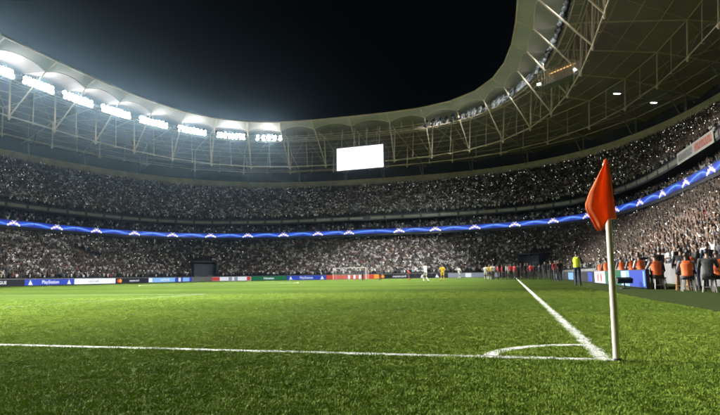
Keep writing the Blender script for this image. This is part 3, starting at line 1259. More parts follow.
SUB = 6
for i in range(NT):
    t0 = TT[i]
    t1 = TT[i + 1] if i < NT - 1 else 2 * math.pi + TT[0]
    tm = (t0 + t1) / 2
    if not any(in_view(P(S, tm), .3) for S in (E0, L1, L2, T3, OU)):
        continue
    us = [k / SUB for k in range(SUB + 1)]

    def row(S, arch):
        return [P(S, t0).lerp(P(S, t1), u) + Vector((0, 0, arch * 4 * u * (1 - u))) for u in us]
    e0 = row(E0, 0)
    e1 = row(E1, 1.0)
    m = MB()
    strip(m, e0, e1, False)
    under(roof, m.build('edge_panel', M['edge'], smooth=True))
    m = MB()
    m.path(e1, .07, 5)
    under(roof, m.build('edge_arch', M['steel']))
    rows = [('inner_panel', e1, row(T1, .75)), ('middle_panel', row(T1, .75), row(T2, .7)), ('back_panel', row(T2, .7), row(T3, .7)), ('outer_panel', row(T3, .7), row(OU, .7))]
    for nm, A, B in rows:
        m = MB()
        K = 4
        for k in range(K):
            a_ = [x.lerp(y, k / K) for x, y in zip(A, B)]
            b2 = [x.lerp(y, (k + 1) / K) for x, y in zip(A, B)]
            strip(m, a_, b2, False)
        under(roof, m.build(nm, M['inner'] if nm == 'inner_panel' else M['membrane'], smooth=True))
    # purlins under the membrane
    m = MB()
    for S0, S1, ks in ((T1, T2, (.25, .5, .75)), (T2, T3, (.25, .5, .75))):
        for k in ks:
            a_ = P(S0, t0).lerp(P(S1, t0), k)
            b2 = P(S0, t1).lerp(P(S1, t1), k)
            m.tube(a_, b2, .05, 4)
    under(roof, m.build('purlin', M['steel']))
    # ring members of this bay
    for nm, S, dz, r_ in (('edge_ring', E0, .05, .17), ('top_ring', T1, .0, .10), ('lower_ring', L1, .0, .11), ('second_ring', L2, .0, .08), ('second_top_ring', T2, 0, .08), ('back_ring', T3, 0, .1)):
        m = MB()
        m.tube(P(S, t0, dz), P(S, t1, dz), r_, 6)
        under(roof, m.build(nm, M['steel']))
    # secondary struts and bracing at mid bay
    m = MB()
    for Sl, St, r_ in ((L1, T1, .07), (L2, T2, .06)):
        pm, pt_ = P(Sl, t0).lerp(P(Sl, t1), .5), P(St, t0).lerp(P(St, t1), .5)
        m.tube(pm + Vector((0, 0, -.25)), pt_, r_, 5)
        m.tube(pm + Vector((-.35, 0, -.25)), pm + Vector((.35, 0, -.25)), .06, 5)
    under(roof, m.build('secondary_strut', M['steel']))
    m = MB()
    m.tube(P(L1, t0), P(T1, t0).lerp(P(T1, t1), .5), .035, 4)
    m.tube(P(L1, t1), P(T1, t0).lerp(P(T1, t1), .5), .035, 4)
    m.tube(P(T1, t0), P(T2, t1), .035, 4)
    m.tube(P(T2, t0), P(T3, t1), .035, 4)
    under(roof, m.build('bracing', M['steel']))
    # sagging tie below the second ring
    m = MB()
    pa, pb = P(L2, t0), P(L2, t1)
    m.path([pa.lerp(pb, k / 6) + Vector((0, 0, 1.3 * 4 * (k / 6) * (1 - k / 6))) for k in range(7)], .05, 4)
    under(roof, m.build('tie_rod', M['steel_dark']))

# catwalk lattice that carries the floodlights
NC = 120
TC, _ = ring_t(*LTR[:3], NC)
for i in range(0, NC, 3):
    tt = [TC[(i + k) % NC] if i + k < NC else 2 * math.pi for k in range(4)]
    if not in_view(P(LTR, tt[1]), .2):
        continue
    m = MB()
    for k in range(3):
        a0, a1 = P(LTR, tt[k], .5), P(LTR, tt[k + 1], .5)
        b0, b1 = P(LTR, tt[k], -.55), P(LTR, tt[k + 1], -.55)
        m.tube(a0, a1, .05, 4)
        m.tube(b0, b1, .09, 4)
        m.tube(a0, b0, .04, 4)
        mid = b0.lerp(b1, .5)
        m.tube(a0, mid, .03, 4)
        m.tube(mid, a1, .03, 4)
        m.tube(a0.lerp(a1, .5), mid, .03, 4)
        n0 = inward(*LTR[:3], tt[k])
        m.tube(b0, b0 - n0 * 1.2, .05, 4)
        m.tube(b0 - n0 * 1.2, b1 - inward(*LTR[:3], tt[k + 1]) * 1.2, .07, 4)
        m.tube(a0, a0 + Vector((0, 0, 1.0)), .04, 4)
    under(roof, m.build('catwalk', M['steel']))

# ------------------------------------------------------------------ floodlights
housing, lens_me, yoke, hood = None, None, None, None
mb = MB()
n = 12
# cup-shaped housing opening to -Z
prof = [(.06, .34), (.20, .26), (.27, .08), (.28, 0), (.28, -.32)]
for k in range(len(prof) - 1):
    for j in range(n):
        a0, a1 = 2 * math.pi * j / n, 2 * math.pi * (j + 1) / n
        (r0, z0), (r1, z1) = prof[k], prof[k + 1]
        mb.quad((r0 * math.cos(a0), r0 * math.sin(a0), z0), (r0 * math.cos(a1), r0 * math.sin(a1), z0), (r1 * math.cos(a1), r1 * math.sin(a1), z1), (r1 * math.cos(a0), r1 * math.sin(a0), z1))
mb.box((0, 0, .40), (.16, .16, .16))
housing = mb.mesh('housing')
housing.materials.append(M['hood'])
mb = MB()
mb.add([(.265 * math.cos(2 * math.pi * j / n), .265 * math.sin(2 * math.pi * j / n), -.02) for j in range(n)], [tuple(range(n - 1, -1, -1))])
lens_me = mb.mesh('lens')
lens_me.materials.append(M['lens'])
mb = MB()
for s in (-1, 1):
    mb.box((s * .32, 0, .22), (.03, .08, .5))
mb.box((0, 0, .50), (.67, .08, .04))
yoke = mb.mesh('yoke')
yoke.materials.append(M['steel_dark'])

TB = [(TT[i] + (TT[i + 1] if i < NT - 1 else 2 * math.pi)) / 2 for i in range(NT)]
ORD = ['first', 'second', 'third', 'fourth', 'fifth', 'sixth', 'seventh', 'eighth', 'ninth', 'tenth', 'eleventh', 'twelfth', 'thirteenth', 'fourteenth', 'fifteenth', 'sixteenth', 'seventeenth']
n_fl = 0
FS = 1.3
banks = []
for i, tb in enumerate(TB):
    pr = rp(*LTR[:3], tb)
    if abs(pr[0] - CX) >= 12:
        banks.append((i, tb, pr[0] - CX, pr[1] - CY))
for side in (-1, 1):
    mine = sorted([b_ for b_ in banks if b_[2] * side > 0], key=lambda q: -q[3])
    for no, (i, tb, rx, ry) in enumerate(mine):
        dt = (TT[i + 1] if i < NT - 1 else 2 * math.pi) - TT[i]
        seen = in_view(P(LTR, tb), .1)
        cols = (8 if side < 0 else 5) if seen else 1
        if side < 0 and no == 0:
            cols = 5
        mid_lamp = None
        for k in range(2 * cols):
            c_, r_ = k % cols, k // cols
            t = tb + dt * ((c_ + .5) / cols - .5) * (.76 if side < 0 else .9)
            p = P(LTR, t, .50 - .80 * r_) + inward(*LTR[:3], t) * (.50 + .22 * r_)
            if side < 0:
                tgt = Vector((CX + random.uniform(-6, 26), CY + ry * .75 + random.uniform(-28, 10), 0))
            else:
                tgt = Vector((CX - random.uniform(-6, 20), CY + min(70, ry + random.uniform(22, 48)), 0))
            z = (p - tgt).normalized()
            o = empty('floodlight', p)
            o.rotation_euler = z.to_track_quat('Z', 'Y').to_euler()
            row_ = ('upper', 'lower')[r_]
            tag(o, ('lit floodlight in the %s row of the %s glaring bank counted from the video screen' if side < 0 else 'hooded floodlight in the %s row of the %s bank from the screen towards the gallery') % (row_, ORD[no]),
                'floodlight', ('lit floodlights, %s row of the %s bank' if side < 0 else 'hooded floodlights, %s row of the %s bank') % (row_, ORD[no]))
            o.scale = (FS, FS, FS)
            link('housing', housing, None, o)
            link('lens', lens_me, None, o)
            link('yoke', yoke, None, o)
            if k == cols // 2:
                mid_lamp = o
            n_fl += 1
        q = Euler(mid_lamp.rotation_euler).to_matrix().to_4x4() @ Matrix.Scale(FS, 4)
        q.translation = Vector(mid_lamp.location)
        ld = bpy.data.lights.new('flood_beam', 'SPOT')
        ld.energy = FLOOD_POWER
        ld.color = (1.0, .985, .94)
        ld.spot_size = R(77)
        ld.spot_blend = .9
        ld.shadow_soft_size = .5
        lo = bpy.data.objects.new('flood_beam', ld)
        COL.objects.link(lo)
        pl = P(LTR, tb, -.2) + inward(*LTR[:3], tb) * 1.1
        tgt = Vector((CX + (7 if side < 0 else 9), CY + (ry * .8 - 17 if side < 0 else ry * .95), 0))
        lo.location = pl
        lo.rotation_euler = (pl - tgt).to_track_quat('Z', 'Y').to_euler()
        lo.parent = mid_lamp
        lo.matrix_parent_inverse = q.inverted()
        # added point lamp that brightens the roof round the bank, strongest on the left
        ls = bpy.data.lights.new('roof_fill', 'POINT')
        ls.energy = FLOOD_POWER * ROOF_FILL * (1.7 if side < 0 else .05)
        ls.color = (.95, 1.0, .96)
        ls.shadow_soft_size = .6
        so_ = bpy.data.objects.new('roof_fill', ls)
        COL.objects.link(so_)
        so_.location = P(LTR, tb, -.1) + inward(*LTR[:3], tb) * 1.4
        so_.parent = mid_lamp
        so_.matrix_parent_inverse = q.inverted()

# ------------------------------------------------------------------ big screen, roof lamps, gallery
scr = empty('video_screen', (-32.0, 107.5, 24.3))
tag(scr, 'large white glowing video screen hanging below the roof', 'screen')
rz = R(-4)
Mz = Matrix.Rotation(rz, 3, 'Z')
m = MB()
m.box((0, .3, 2.6), (11.5, .5, 5.5), rz)
m.build('cabinet', M['black'], scr)
m = MB()
m.box(Mz @ Vector((0, .02, 2.6)), (11.0, .04, 5.1), rz)
m.build('display', M['screen'], scr)
for s in (-4.5, -1.5, 1.5, 4.5):
    m = MB()
    m.tube(Mz @ Vector((s, .3, 5.3)), Mz @ Vector((s, 1.2, 9.6)), .07, 5)
    m.build('hanger', M['steel'], scr)


def tube_lamp(p, d, label):
    p = Vector(p)
    o = empty('tube_lamp', p, d)
    tag(o, label, 'lamp')
    m = MB()
    m.box((0, 0, .12), (1.1, .28, .10))
    m.build('housing', M['black'], o)
    m = MB()
    m.box((0, 0, .03), (1.0, .2, .06))
    m.build('diffuser', M['lamp_white'], o)
    m = MB()
    m.tube((-.3, 0, .17), (-.3, 0, 1.2), .02, 4)
    m.tube((.3, 0, .17), (.3, 0, 1.2), .02, 4)
    m.build('hanger', M['steel_dark'], o)


tube_lamp((23.1, 89.5, 28.0), .4, 'small white lamp under the roof nearest the triangular bracket')
tube_lamp((16.4, 82.7, 28.0), .4, 'small white lamp under the roof, first away from the gallery')

# lit gallery box under the roof
gx0, gy0, gz0 = 7.6, 76.5, 28.8
gal = empty('roof_gallery', (gx0, gy0, gz0), R(-45))
tag(gal, 'small slatted gallery under the roof, lit warm orange from inside', 'gallery')
m = MB()
m.box((0, 0, 0), (6.4, 1.8, .12))
m.box((0, 0, 2.2), (6.4, 1.8, .12))
m.box((0, .85, 1.1), (6.4, .08, 2.2))
m.build('shell', M['steel_dark'], gal)
for k in range(12):
    m = MB()
    m.box((-3.1 + k * .56, -.85, 1.1), (.12, .06, 2.1))
    m.build('slat', M['slat'], gal)
m = MB()
m.box((0, .5, 2.0), (5.0, .15, .08))
m.build('lamp', M['lamp_warm'], gal)
for s in (-1, 1):
    m = MB()
    m.box((s * 3.35, -.6, .6), (.5, .3, .22))
    m.build('spot_lamp', M['lamp_white'], gal)
for s in (-1, 1):
    m = MB()
    m.tube((s * 2.8, 0, 2.25), (s * 2.8, 0, 4.6), .05, 5)
    m.build('hanger', M['steel'], gal)

# ------------------------------------------------------------------ corner flag
flag = empty('corner_flag', (.02, -.02, 0))
tag(flag, 'orange corner flag on a white pole standing at the corner arc', 'corner flag')
lean = Vector((.012, -.01, 1.0))
m = MB()
n = 16
H = 1.545
prevs = None
for k in range(9):
    u = k / 8
    c = lean * (H * u)
    r = lerp(.0275, .020, u)
    cur = [(c.x + r * math.cos(2 * math.pi * j / n), c.y + r * math.sin(2 * math.pi * j / n), c.z) for j in range(n)]
    if prevs:
        for j in range(n):
            m.quad(prevs[j], prevs[(j + 1) % n], cur[(j + 1) % n], cur[j])
    prevs = cur
m.build('pole', M['pole'], flag, smooth=True)
m = MB()
m.tube((0, 0, 0), (0, 0, .03), .045, 16, .034)
m.build('socket', M['black'], flag)
# sleeve round the pole top plus the hanging cloth
m = MB()
n = 14
prevs = None
for k in range(12):
    u = k / 11
    z = lerp(1.10, 1.575, u)
    c = lean * z
    r = lerp(.052, .026, u ** .8) if u < .97 else .012
    cur = []
    for j in range(n):
        a = 2 * math.pi * j / n
        rr = r * (1 + .10 * math.sin(3 * a + 2 * u))
        sq = rr if math.cos(a) > 0 else rr * .8
        cur.append((c.x + sq * math.cos(a) + .008 * (1 - u), c.y + rr * .75 * math.sin(a), z))
    if prevs:
        for j in range(n):
            m.quad(prevs[j], prevs[(j + 1) % n], cur[(j + 1) % n], cur[j])
    else:
        pass
    prevs = cur
m.add(prevs, [tuple(range(n))])
m.build('flag_sleeve', M['flag'], flag, smooth=True)
# limp cloth: hoist edge on the pole, free corner hanging to the left and down
m = MB()
NU, NV = 14, 16
grid = []
for v in range(NV + 1):
    vv = v / NV
    zt = lerp(1.565, 1.10, vv)
    rowp = []
    # outline of the free edge (x offset from the pole, drop)
    if vv < .72:
        wx = .180 * (vv / .72) ** 1.05
    else:
        wx = .180 - .085 * ((vv - .72) / .28)
    dropp = .0 + .105 * max(0, (vv - .55) / .45)
    for u in range(NU + 1):
        uu = u / NU
        x = -wx * uu
        fold = (.020 * math.sin(uu * 6.6 + vv * 1.4) + .006 * math.sin(uu * 17 + vv * 6) + .003 * math.sin(uu * 9 - vv * 21)) * (.25 + .75 * uu) * (.3 + .7 * vv)
        z = zt - dropp * uu ** .8 + .012 * math.sin(uu * 6 + 1)
        rowp.append(lean * zt + Vector((x, -.045 + fold - .03 * uu, z - zt)))
    grid.append(rowp)
for v in range(NV):
    for u in range(NU):
        m.quad(grid[v][u], grid[v][u + 1], grid[v + 1][u + 1], grid[v + 1][u])
fo = m.build('flag_cloth', M['flag'], flag, smooth=True)
sm = fo.modifiers.new('thick', 'SOLIDIFY')
sm.thickness = .002

# ------------------------------------------------------------------ goal at the far end
goal = empty('goal', (-34, 105, 0))
tag(goal, 'white football goal with net in front of the far advertising boards', 'goal')
for s in (-1, 1):
    m = MB()
    m.tube((s * 3.66, 0, 0), (s * 3.66, 0, 2.5), .055, 10)
    m.build('post', M['white_paint'], goal)
    m = MB()
    m.tube((s * 3.66, .1, 2.44), (s * 3.66, 2.0, 1.9), .025, 6)
    m.tube((s * 3.66, 2.0, 1.9), (s * 3.66, 2.2, 0), .025, 6)
    m.build('net_support', M['white_paint'], goal)
m = MB()
m.tube((-3.72, 0, 2.44), (3.72, 0, 2.44), .06, 10)
m.build('crossbar', M['white_paint'], goal)
m = MB()
for k in range(31):
    x = -3.66 + 7.32 * k / 30
    m.tube((x, .05, 2.42), (x, 2.0, 1.9), .004, 3)
    m.tube((x, 2.0, 1.9), (x, 2.2, 0), .006, 3)
for k in range(9):
    m.tube((-3.66, 2.0 + .2 * k / 8, 1.9 - 1.9 * k / 8), (3.66, 2.0 + .2 * k / 8, 1.9 - 1.9 * k / 8), .006, 3)
    for s in (-1, 1):
        y = 2.1 * k / 8
        m.tube((s * 3.66, y, 0), (s * 3.66, y, 2.44 - .5 * k / 8), .006, 3)
net = m.build('net', M['net'], goal)
net['kind'] = 'stuff'

# ------------------------------------------------------------------ advertising boards
def board(p, q, h, face_mat, label, deco):
    """LED board from p to q (ground points, face on the left hand side of p->q)"""
    p, q = Vector((*p, 0)), Vector((*q, 0))
    c = (p + q) / 2
    d = (q - p)
    w = d.length - .03
    rz = math.atan2(d.y, d.x)
    o = empty('advertising_board', c, rz)
    tag(o, label, 'advertising board', 'advertising boards round the pitch')
    m = MB()
    m.box((0, -.10, h / 2 + .03), (w, .14, h))
    m.box((-w * .4, -.25, .1), (.08, .4, .2))
    m.box((w * .4, -.25, .1), (.08, .4, .2))
    m.build('cabinet', M['black'], o)
    m = MB()
    m.quad((-w / 2 + .02, -.027, .06), (w / 2 - .02, -.027, .06), (w / 2 - .02, -.027, h), (-w / 2 + .02, -.027, h))
    f = m.build('display', face_mat, o)
    for dd in deco:
        if dd[0] == 'text':
            _, s, x, size, mat = dd
            me = TEXTS[s].copy()
            me.materials.clear()
            me.materials.append(mat)
            t = link('lettering', me, None, o)
            t.location = (x * w / 2, -.021, h * .52)
            # reads from the pitch: board faces local +Y
            t.rotation_euler = (R(90), 0, R(180))
            t.scale = (size * h, size * h, 1)
        elif dd[0] == 'tri':
            _, x, mat = dd
            m = MB()
            s = h * .42
            m.add([(x * w / 2 - s, -.021, h * .14), (x * w / 2 + s, -.021, h * .14), (x * w / 2 + s * .1, -.021, h * .9)], [(0, 1, 2)])
            m.build('triangle', mat, o)
        elif dd[0] == 'disc':
            _, x, mat, off = dd
            m = MB()
            m.add([(x * w / 2 + h * .36 * math.cos(2 * math.pi * k / 20), -.021 + off, h * .52 + h * .36 * math.sin(2 * math.pi * k / 20)) for k in range(20)], [tuple(range(20))])
            m.build('disc', mat, o)
        elif dd[0] == 'bar':
            _, x, ww, mat = dd
            m = MB()
            m.quad((x * w / 2 - ww / 2, -.021, .10), (x * w / 2 + ww / 2, -.021, .10), (x * w / 2 + ww / 2, -.021, h - .04), (x * w / 2 - ww / 2, -.021, h - .04))
            m.build('panel', mat, o)
    return o


XB = -72.4
HB = .98
# left touchline: p->q runs so that the face looks to +X
def left_board(y0, y1, *a):
    return board((XB, y1), (XB, y0), HB, *a)


left_board(47.0, 60.5, LED_BLACK, 'black advertising board with white capital lettering next to a blue board with triangles', [('text', 'CHAMPIONS LEAGUE', -.12, .62, LED_WHITE)])
left_board(60.5, 70.2, LED_BLUE, 'blue advertising board with two white triangles, between a black and a white board', [('text', 'PlayStation', 0, .78, LED_WHITE), ('tri', .78, LED_WHITE), ('tri', -.78, LED_WHITE)])
left_board(70.2, 80.1, LED_WHITE, 'white advertising board with grey lettering along the far touchline', [('text', 'UniCredit', .1, .62, LED_GREY)])
left_board(80.1, 89.6, LED_BLACK, 'black advertising board with red and orange discs along the far touchline', [('disc', .84, LED_RED, 0), ('disc', .72, LED_ORANGE, .004), ('text', 'mastercard', -.1, .62, LED_WHITE)])
left_board(89.6, 98.7, LED_LIGHT, 'light blue advertising board with white capital lettering', [('text', 'GAZPROM', -.2, .66, LED_WHITE), ('bar', .85, 1.1, LED_WHITE)])
left_board(98.7, 107.0, LED_BLUE, 'blue advertising board with a pale blue panel at the corner', [('bar', 0, 2.6, LED_LIGHT), ('bar', .6, .9, LED_WHITE)])
YB = 108.6


def far_board(x0, x1, *a):
    return board((x1, YB), (x0, YB), HB, *a)


far_board(-71.0, -59.0, LED_WHITE, 'white advertising board with red panels beside the corner portal', [('bar', .55, 2.2, LED_RED), ('bar', -.9, 1.0, LED_RED), ('bar', -.35, .9, LED_GREY), ('bar', -.1, .9, LED_GREY)])
far_board(-59.0, -50.0, LED_GREEN, 'green advertising board with white lettering below the far stand', [('text', 'Heineken', 0, .7, LED_WHITE)])
far_board(-50.0, -40.5, LED_BLUE, 'blue advertising board with two white triangles beside the goal', [('text', 'PlayStation', 0, .74, LED_WHITE), ('tri', .8, LED_WHITE), ('tri', -.8, LED_WHITE)])
far_board(-40.5, -28.0, LED_RED, 'red advertising board behind the goal net', [('bar', -.25, .5, LED_WHITE), ('bar', -.05, .5, LED_WHITE), ('bar', .15, .5, LED_WHITE), ('bar', -.86, 1.2, LED_ORANGE)])
far_board(-28.0, -20.5, LED_BLACK, 'black advertising board with white lettering and one orange disc next to the goal', [('text', 'mastercard', -.1, .66, LED_WHITE), ('disc', .88, LED_ORANGE, 0)])
far_board(-20.5, -13.5, LED_BLACK, 'black advertising board with two large white triangles', [('tri', .55, LED_WHITE), ('tri', -.35, LED_WHITE)])
far_board(-13.5, -3.0, LED_GREY, 'grey advertising board behind the player in white near the far corner', [('bar', .2, 1.2, LED_WHITE), ('bar', -.6, 2.0, LED_BLACK)])


def right_board(y0, y1, *a):
    return board((4.3, y0), (4.3, y1), .74, *a)


right_board(18.6, 21.6, LED_BLUE, 'bright blue advertising board nearest the photographers', [('bar', -.8, .25, LED_LIGHT)])
right_board(21.6, 23.6, LED_LIGHT, 'pale blue and white advertising board beside the bright blue one', [('bar', .2, .9, LED_WHITE)])
right_board(23.6, 28.0, LED_GREEN, 'dark green advertising board with white lettering behind the flag pole', [('text', 'Heineken', 0, .7, LED_WHITE)])
right_board(28.0, 32.0, LED_WHITE, 'white advertising board with a red disc behind the steward', [('disc', -.3, LED_RED, 0), ('disc', .3, LED_RED, 0)])
right_board(32.0, 40.0, LED_BLACK, 'black advertising board with a blue panel behind the steward', [('bar', -.5, 2.0, LED_BLUE)])
right_board(40.0, 52.0, LED_BLACK, 'black advertising board beyond the steward along the near touchline', [('bar', 0, 4.0, LED_LIGHT)])
right_board(52.0, 66.0, LED_BLACK, 'black advertising board with a pale panel beside the red jacketed group', [('bar', .3, 2, LED_GREY)])

# small monitor on a stand in front of the blue board
mo = empty('monitor', (3.75, 19.7, 0), R(15))
tag(mo, 'small dark monitor on a stand in front of the blue advertising board', 'monitor')
m = MB()
m.box((0, 0, .34), (.62, .22, .20), rot=Matrix.Rotation(.3, 3, 'X'))
m.build('case', M['black'], mo)
m = MB()
m.tube((0, 0, 0), (0, 0, .26), .03, 8)
m.box((0, 0, .015), (.34, .26, .03))
m.build('stand', M['black'], mo)


# ------------------------------------------------------------------ people
def dress(me, shirt, skin=0, hair=0, trousers=0, sock=None, shoes=None):
    return [SKIN[skin], SHIRTS[shirt] if isinstance(shirt, str) else shirt, trousers if not isinstance(trousers, int) else TROUSERS[trousers], shoes or SHOE, HAIR[hair], EYE, sock or SHIRTS['white']]


def put_person(me, mats, loc, rz, s, label, group=None):
    if not me.materials:
        for mt in mats:
            me.materials.append(mt)
    o = bpy.data.objects.new('person', me)
    COL.objects.link(o)
    for i, mt in enumerate(mats):
        o.material_slots[i].link = 'OBJECT'
        o.material_slots[i].material = mt
    o.location = loc
    o.rotation_euler = (0, 0, rz)
    o.scale = (s, s, s)
    tag(o, label, 'person', group)
    return o


def with_bib(o, kind, mat, name='bib'):
    me = BIB[kind]
    b_ = bpy.data.objects.new(name, me)
    COL.objects.link(b_)
    b_.parent = o
    if not me.materials:
        me.materials.append(mat)
    b_.material_slots[0].link = 'OBJECT'
    b_.material_slots[0].material = mat
    return b_


def stool(loc, rz, mat, label, h=.43):
    o = empty('stool', loc, rz)
    tag(o, label, 'stool', 'stools of the photographers')
    m = MB()
    m.box((0, 0, h), (.36, .34, .05))
    m.build('seat', M['black'], o)
    for sx in (-1, 1):
        for sy in (-1, 1):
            m = MB()
            m.tube((sx * .19, sy * .18, 0), (sx * .14, sy * .13, h - .02), .022, 8)
            m.build('leg', mat, o)
    m = MB()
    m.tube((-.17, .16, .16), (.17, .16, .16), .014, 6)
    m.tube((-.17, -.16, .16), (.17, -.16, .16), .014, 6)
    m.build('stretcher', mat, o)


def photo_camera(o_loc, rz, z, label):
    """long-lens camera held before the face"""
    o = empty('photo_camera', o_loc + Vector((-math.sin(rz) * .5, math.cos(rz) * .5, z)), rz)
    tag(o, label, 'camera', 'cameras of the photographers')
    m = MB()
    m.box((0, 0, .0), (.15, .08, .11))
    m.box((0, 0, .07), (.06, .07, .04))
    m.build('body', M['camera_body'], o)
    m = MB()
    m.tube((0, .04, 0), (0, .24, 0), .045, 12, .06)
    m.build('lens_barrel', M['camera_body'], o)


FACE_FAR = R(8)
st = put_person(HP['steward'], dress(None, 'black', 1, 0, 2), (2.62, 25.6, 0), R(-25), 1.02, 'steward standing in a yellow vest and dark trousers beside the touchline')
with_bib(st, 'steward', VEST_YELLOW, 'vest')

ph_list = [   # x, y, pose, colour, rz, stool
    (4.80, 30.2, 'half_sitting', 'grey', 5, 'orange', 'person in an orange bib sitting with back turned beyond the steward'),
    (5.0, 22.3, 'half_sitting', 'white', 20, 'orange', 'photographer in an orange bib sitting behind the flag pole next to the blue board'),
    (5.05, 19.6, 'sitting', 'black', 10, None, 'seated person in black beside the blue advertising board'),
    (4.75, 18.7, 'photographer', 'grey', 12, 'orange', 'photographer in an orange bib on a stool between two people in black'),
    (5.15, 17.0, 'half_sitting', 'black', -20, None, 'person in black half sitting on a brown stool'),
    (5.02, 15.9, 'photographer', 'grey', -8, 'orange', 'photographer in an orange bib and grey sleeves on a metal stool before the pale wall'),
    (5.35, 14.95, 'photographer', 'charcoal', -18, None, 'large photographer in dark clothes on a metal stool'),
    (5.75, 15.3, 'sitting', 'black', -10, 'orange', 'person in an orange bib sitting behind the large dark photographer'),
]
for i, (x, y, pose, c, rzd, bib, lab) in enumerate(ph_list):
    o = put_person(HP[pose], dress(None, c, i % 3, i % 2, i % 2), (x, y, 0), R(rzd), random.uniform(.98, 1.05), lab)
    if bib:
        with_bib(o, pose, VEST_ORANGE)
    if pose == 'half_sitting' and not bib:
        stool((x, y, 0), R(rzd), M['stool_orange'], 'brown wooden stool under the half sitting person in black', .60)
    elif pose == 'half_sitting':
        stool((x, y, 0), R(rzd), M['seat_steel'], 'tall grey stool under a person in an orange bib behind the boards', .60)
    else:
        stool((x, y, 0), R(rzd), M['seat_steel'], 'grey metal stool under a seated photographer beside the boards', .42)
    if pose == 'photographer':
        photo_camera(Vector((x, y, 0)), R(rzd), 1.13, 'black camera with long lens raised by a seated photographer')

extra = [(6.1, 31.5, 'hanging', 'black', 90), (6.2, 28.6, 'folded', 'charcoal', 60), (6.0, 26.4, 'hanging', 'black', 20), (6.15, 24.6, 'standing', 'navy', 80),
         (6.05, 23.4, 'folded', 'black', 40), (6.2, 21.4, 'hanging', 'charcoal', 70), (6.05, 20.5, 'standing', 'black', 30), (6.25, 18.9, 'folded', 'black', 75),
         (6.3, 17.9, 'hanging', 'navy', 20), (6.6, 16.9, 'standing', 'black', 50), (5.9, 34.5, 'standing', 'black', 80), (5.8, 37.0, 'folded', 'charcoal', 60), (5.9, 40.0, 'hanging', 'black', 90)]
ELAB = ['beyond the bibbed person near the steward', 'next to the white board with a red disc', 'behind the green board', 'behind the flag pole by the wall', 'behind the pale blue board', 'behind the photographer at the flag pole',
        'behind the bright blue board', 'by the wall behind the bibbed photographer on a stool', 'between the wall and the brown stool', 'by the pale wall behind the bibbed photographer in grey sleeves', 'beyond the steward by the wall', 'behind the black and blue board beyond the steward', 'behind the black board beyond the steward']
for (x, y, pose, c, rzd), wl in zip(extra, ELAB):
    me = HP[pose] if pose in HP else HI[pose]
    put_person(me, dress(None, c, random.randint(0, 2), random.randint(0, 1), random.randint(0, 2)), (x, y, 0), R(rzd), random.uniform(.96, 1.03), 'person in %s standing %s' % ({'black': 'black', 'charcoal': 'dark grey', 'navy': 'navy'}[c], wl))
for i, (x, y, rzd, lab) in enumerate([(4.95, 26.3, 15, 'person in an orange bib sitting behind the green board'), (5.05, 24.3, 25, 'person in an orange bib sitting behind the pale blue board'), (5.6, 17.6, -5, 'person in an orange bib sitting behind the brown stool'), (5.1, 34.5, 0, 'person in an orange bib sitting behind the black and blue board')]):
    o = put_person(HP['half_sitting'], dress(None, 'grey', i % 3, i % 2, 0), (x, y, 0), R(rzd), 1.0, lab)
    with_bib(o, 'half_sitting', VEST_ORANGE)
    stool((x, y, 0), R(rzd), M['seat_steel'], 'tall grey stool under a person in an orange bib behind the boards', .60)

# players and officials out on the pitch
pl = [
    ('player', 'yellow', (-8.2, 56.2), 170, 'yellow', 'player in an all yellow kit standing alone on the pitch'),
    ('striding', 'white', (-8.7, 47.0), 60, 'white', 'player in a white kit striding before the far stand'),
    ('bending', 'red', (-14.6, 70.5), 100, 'black', 'player in a red top bending forward on the pitch'),
    ('striding', 'white', (-7.8, 72.0), -60, 'white', 'player in white near the two white triangles board'),
    ('standing', 'navy', (-21.6, 71.0), 150, None, 'official in dark clothes standing in line with the goal'),
    ('standing', 'charcoal', (-19.4, 72.5), -160, None, 'official in dark grey standing beside the goal post'),
]
for pose, c, (x, y), rzd, tr, lab in pl:
    put_person(HP[pose], dress(None, c, 1, 0, SHIRTS[tr] if tr else 0, SHIRTS[c] if tr else None), (x, y, 0), R(rzd), 1.04, lab)
gp = [(-3.6, 59.6, 'white', 'player'), (-3.25, 61.5, 'yellow', 'player'), (-2.95, 63.5, 'black', 'standing'), (-2.75, 59.9, 'white', 'standing'), (-2.2, 59.2, 'red', 'standing'), (-1.75, 60.4, 'red', 'standing'), (-1.25, 59.6, 'grey', 'standing'),
      (-1.0, 61.2, 'white', 'player'), (-.75, 58.6, 'red', 'standing'), (-.35, 58.2, 'red', 'standing'), (.05, 60.0, 'black', 'standing'), (.35, 58.6, 'charcoal', 'standing'), (.8, 57.8, 'black', 'standing'), (1.1, 59.2, 'charcoal', 'folded'), (1.35, 56.6, 'red', 'standing'), (1.75, 57.8, 'black', 'standing'),
      (2.2, 55.4, 'black', 'folded'), (2.6, 52.5, 'charcoal', 'standing'), (2.85, 48.0, 'black', 'standing'), (3.05, 45.5, 'red', 'standing'), (3.2, 43.2, 'black', 'standing'), (3.3, 46.4, 'white', 'standing')]
for i, (x, y, c, pose) in enumerate(gp):
    me = HP[pose] if pose in HP else HI[pose]
    put_person(me, dress(None, c, i % 3, i % 2, SHIRTS['white'] if (pose == 'player' and c == 'white') else i % 2), (x, y, 0), R(random.uniform(-180, 180)), random.uniform(.98, 1.05),
               {'red': 'person in a red jacket in the group standing on the touchline', 'white': 'person in white in the group standing on the touchline', 'black': 'person in black in the group standing on the touchline',
                'charcoal': 'person in dark grey in the group standing on the touchline', 'grey': 'person in light grey in the group standing on the touchline', 'yellow': 'person in a yellow top in the group on the touchline'}[c],
               'people grouped on the touchline')

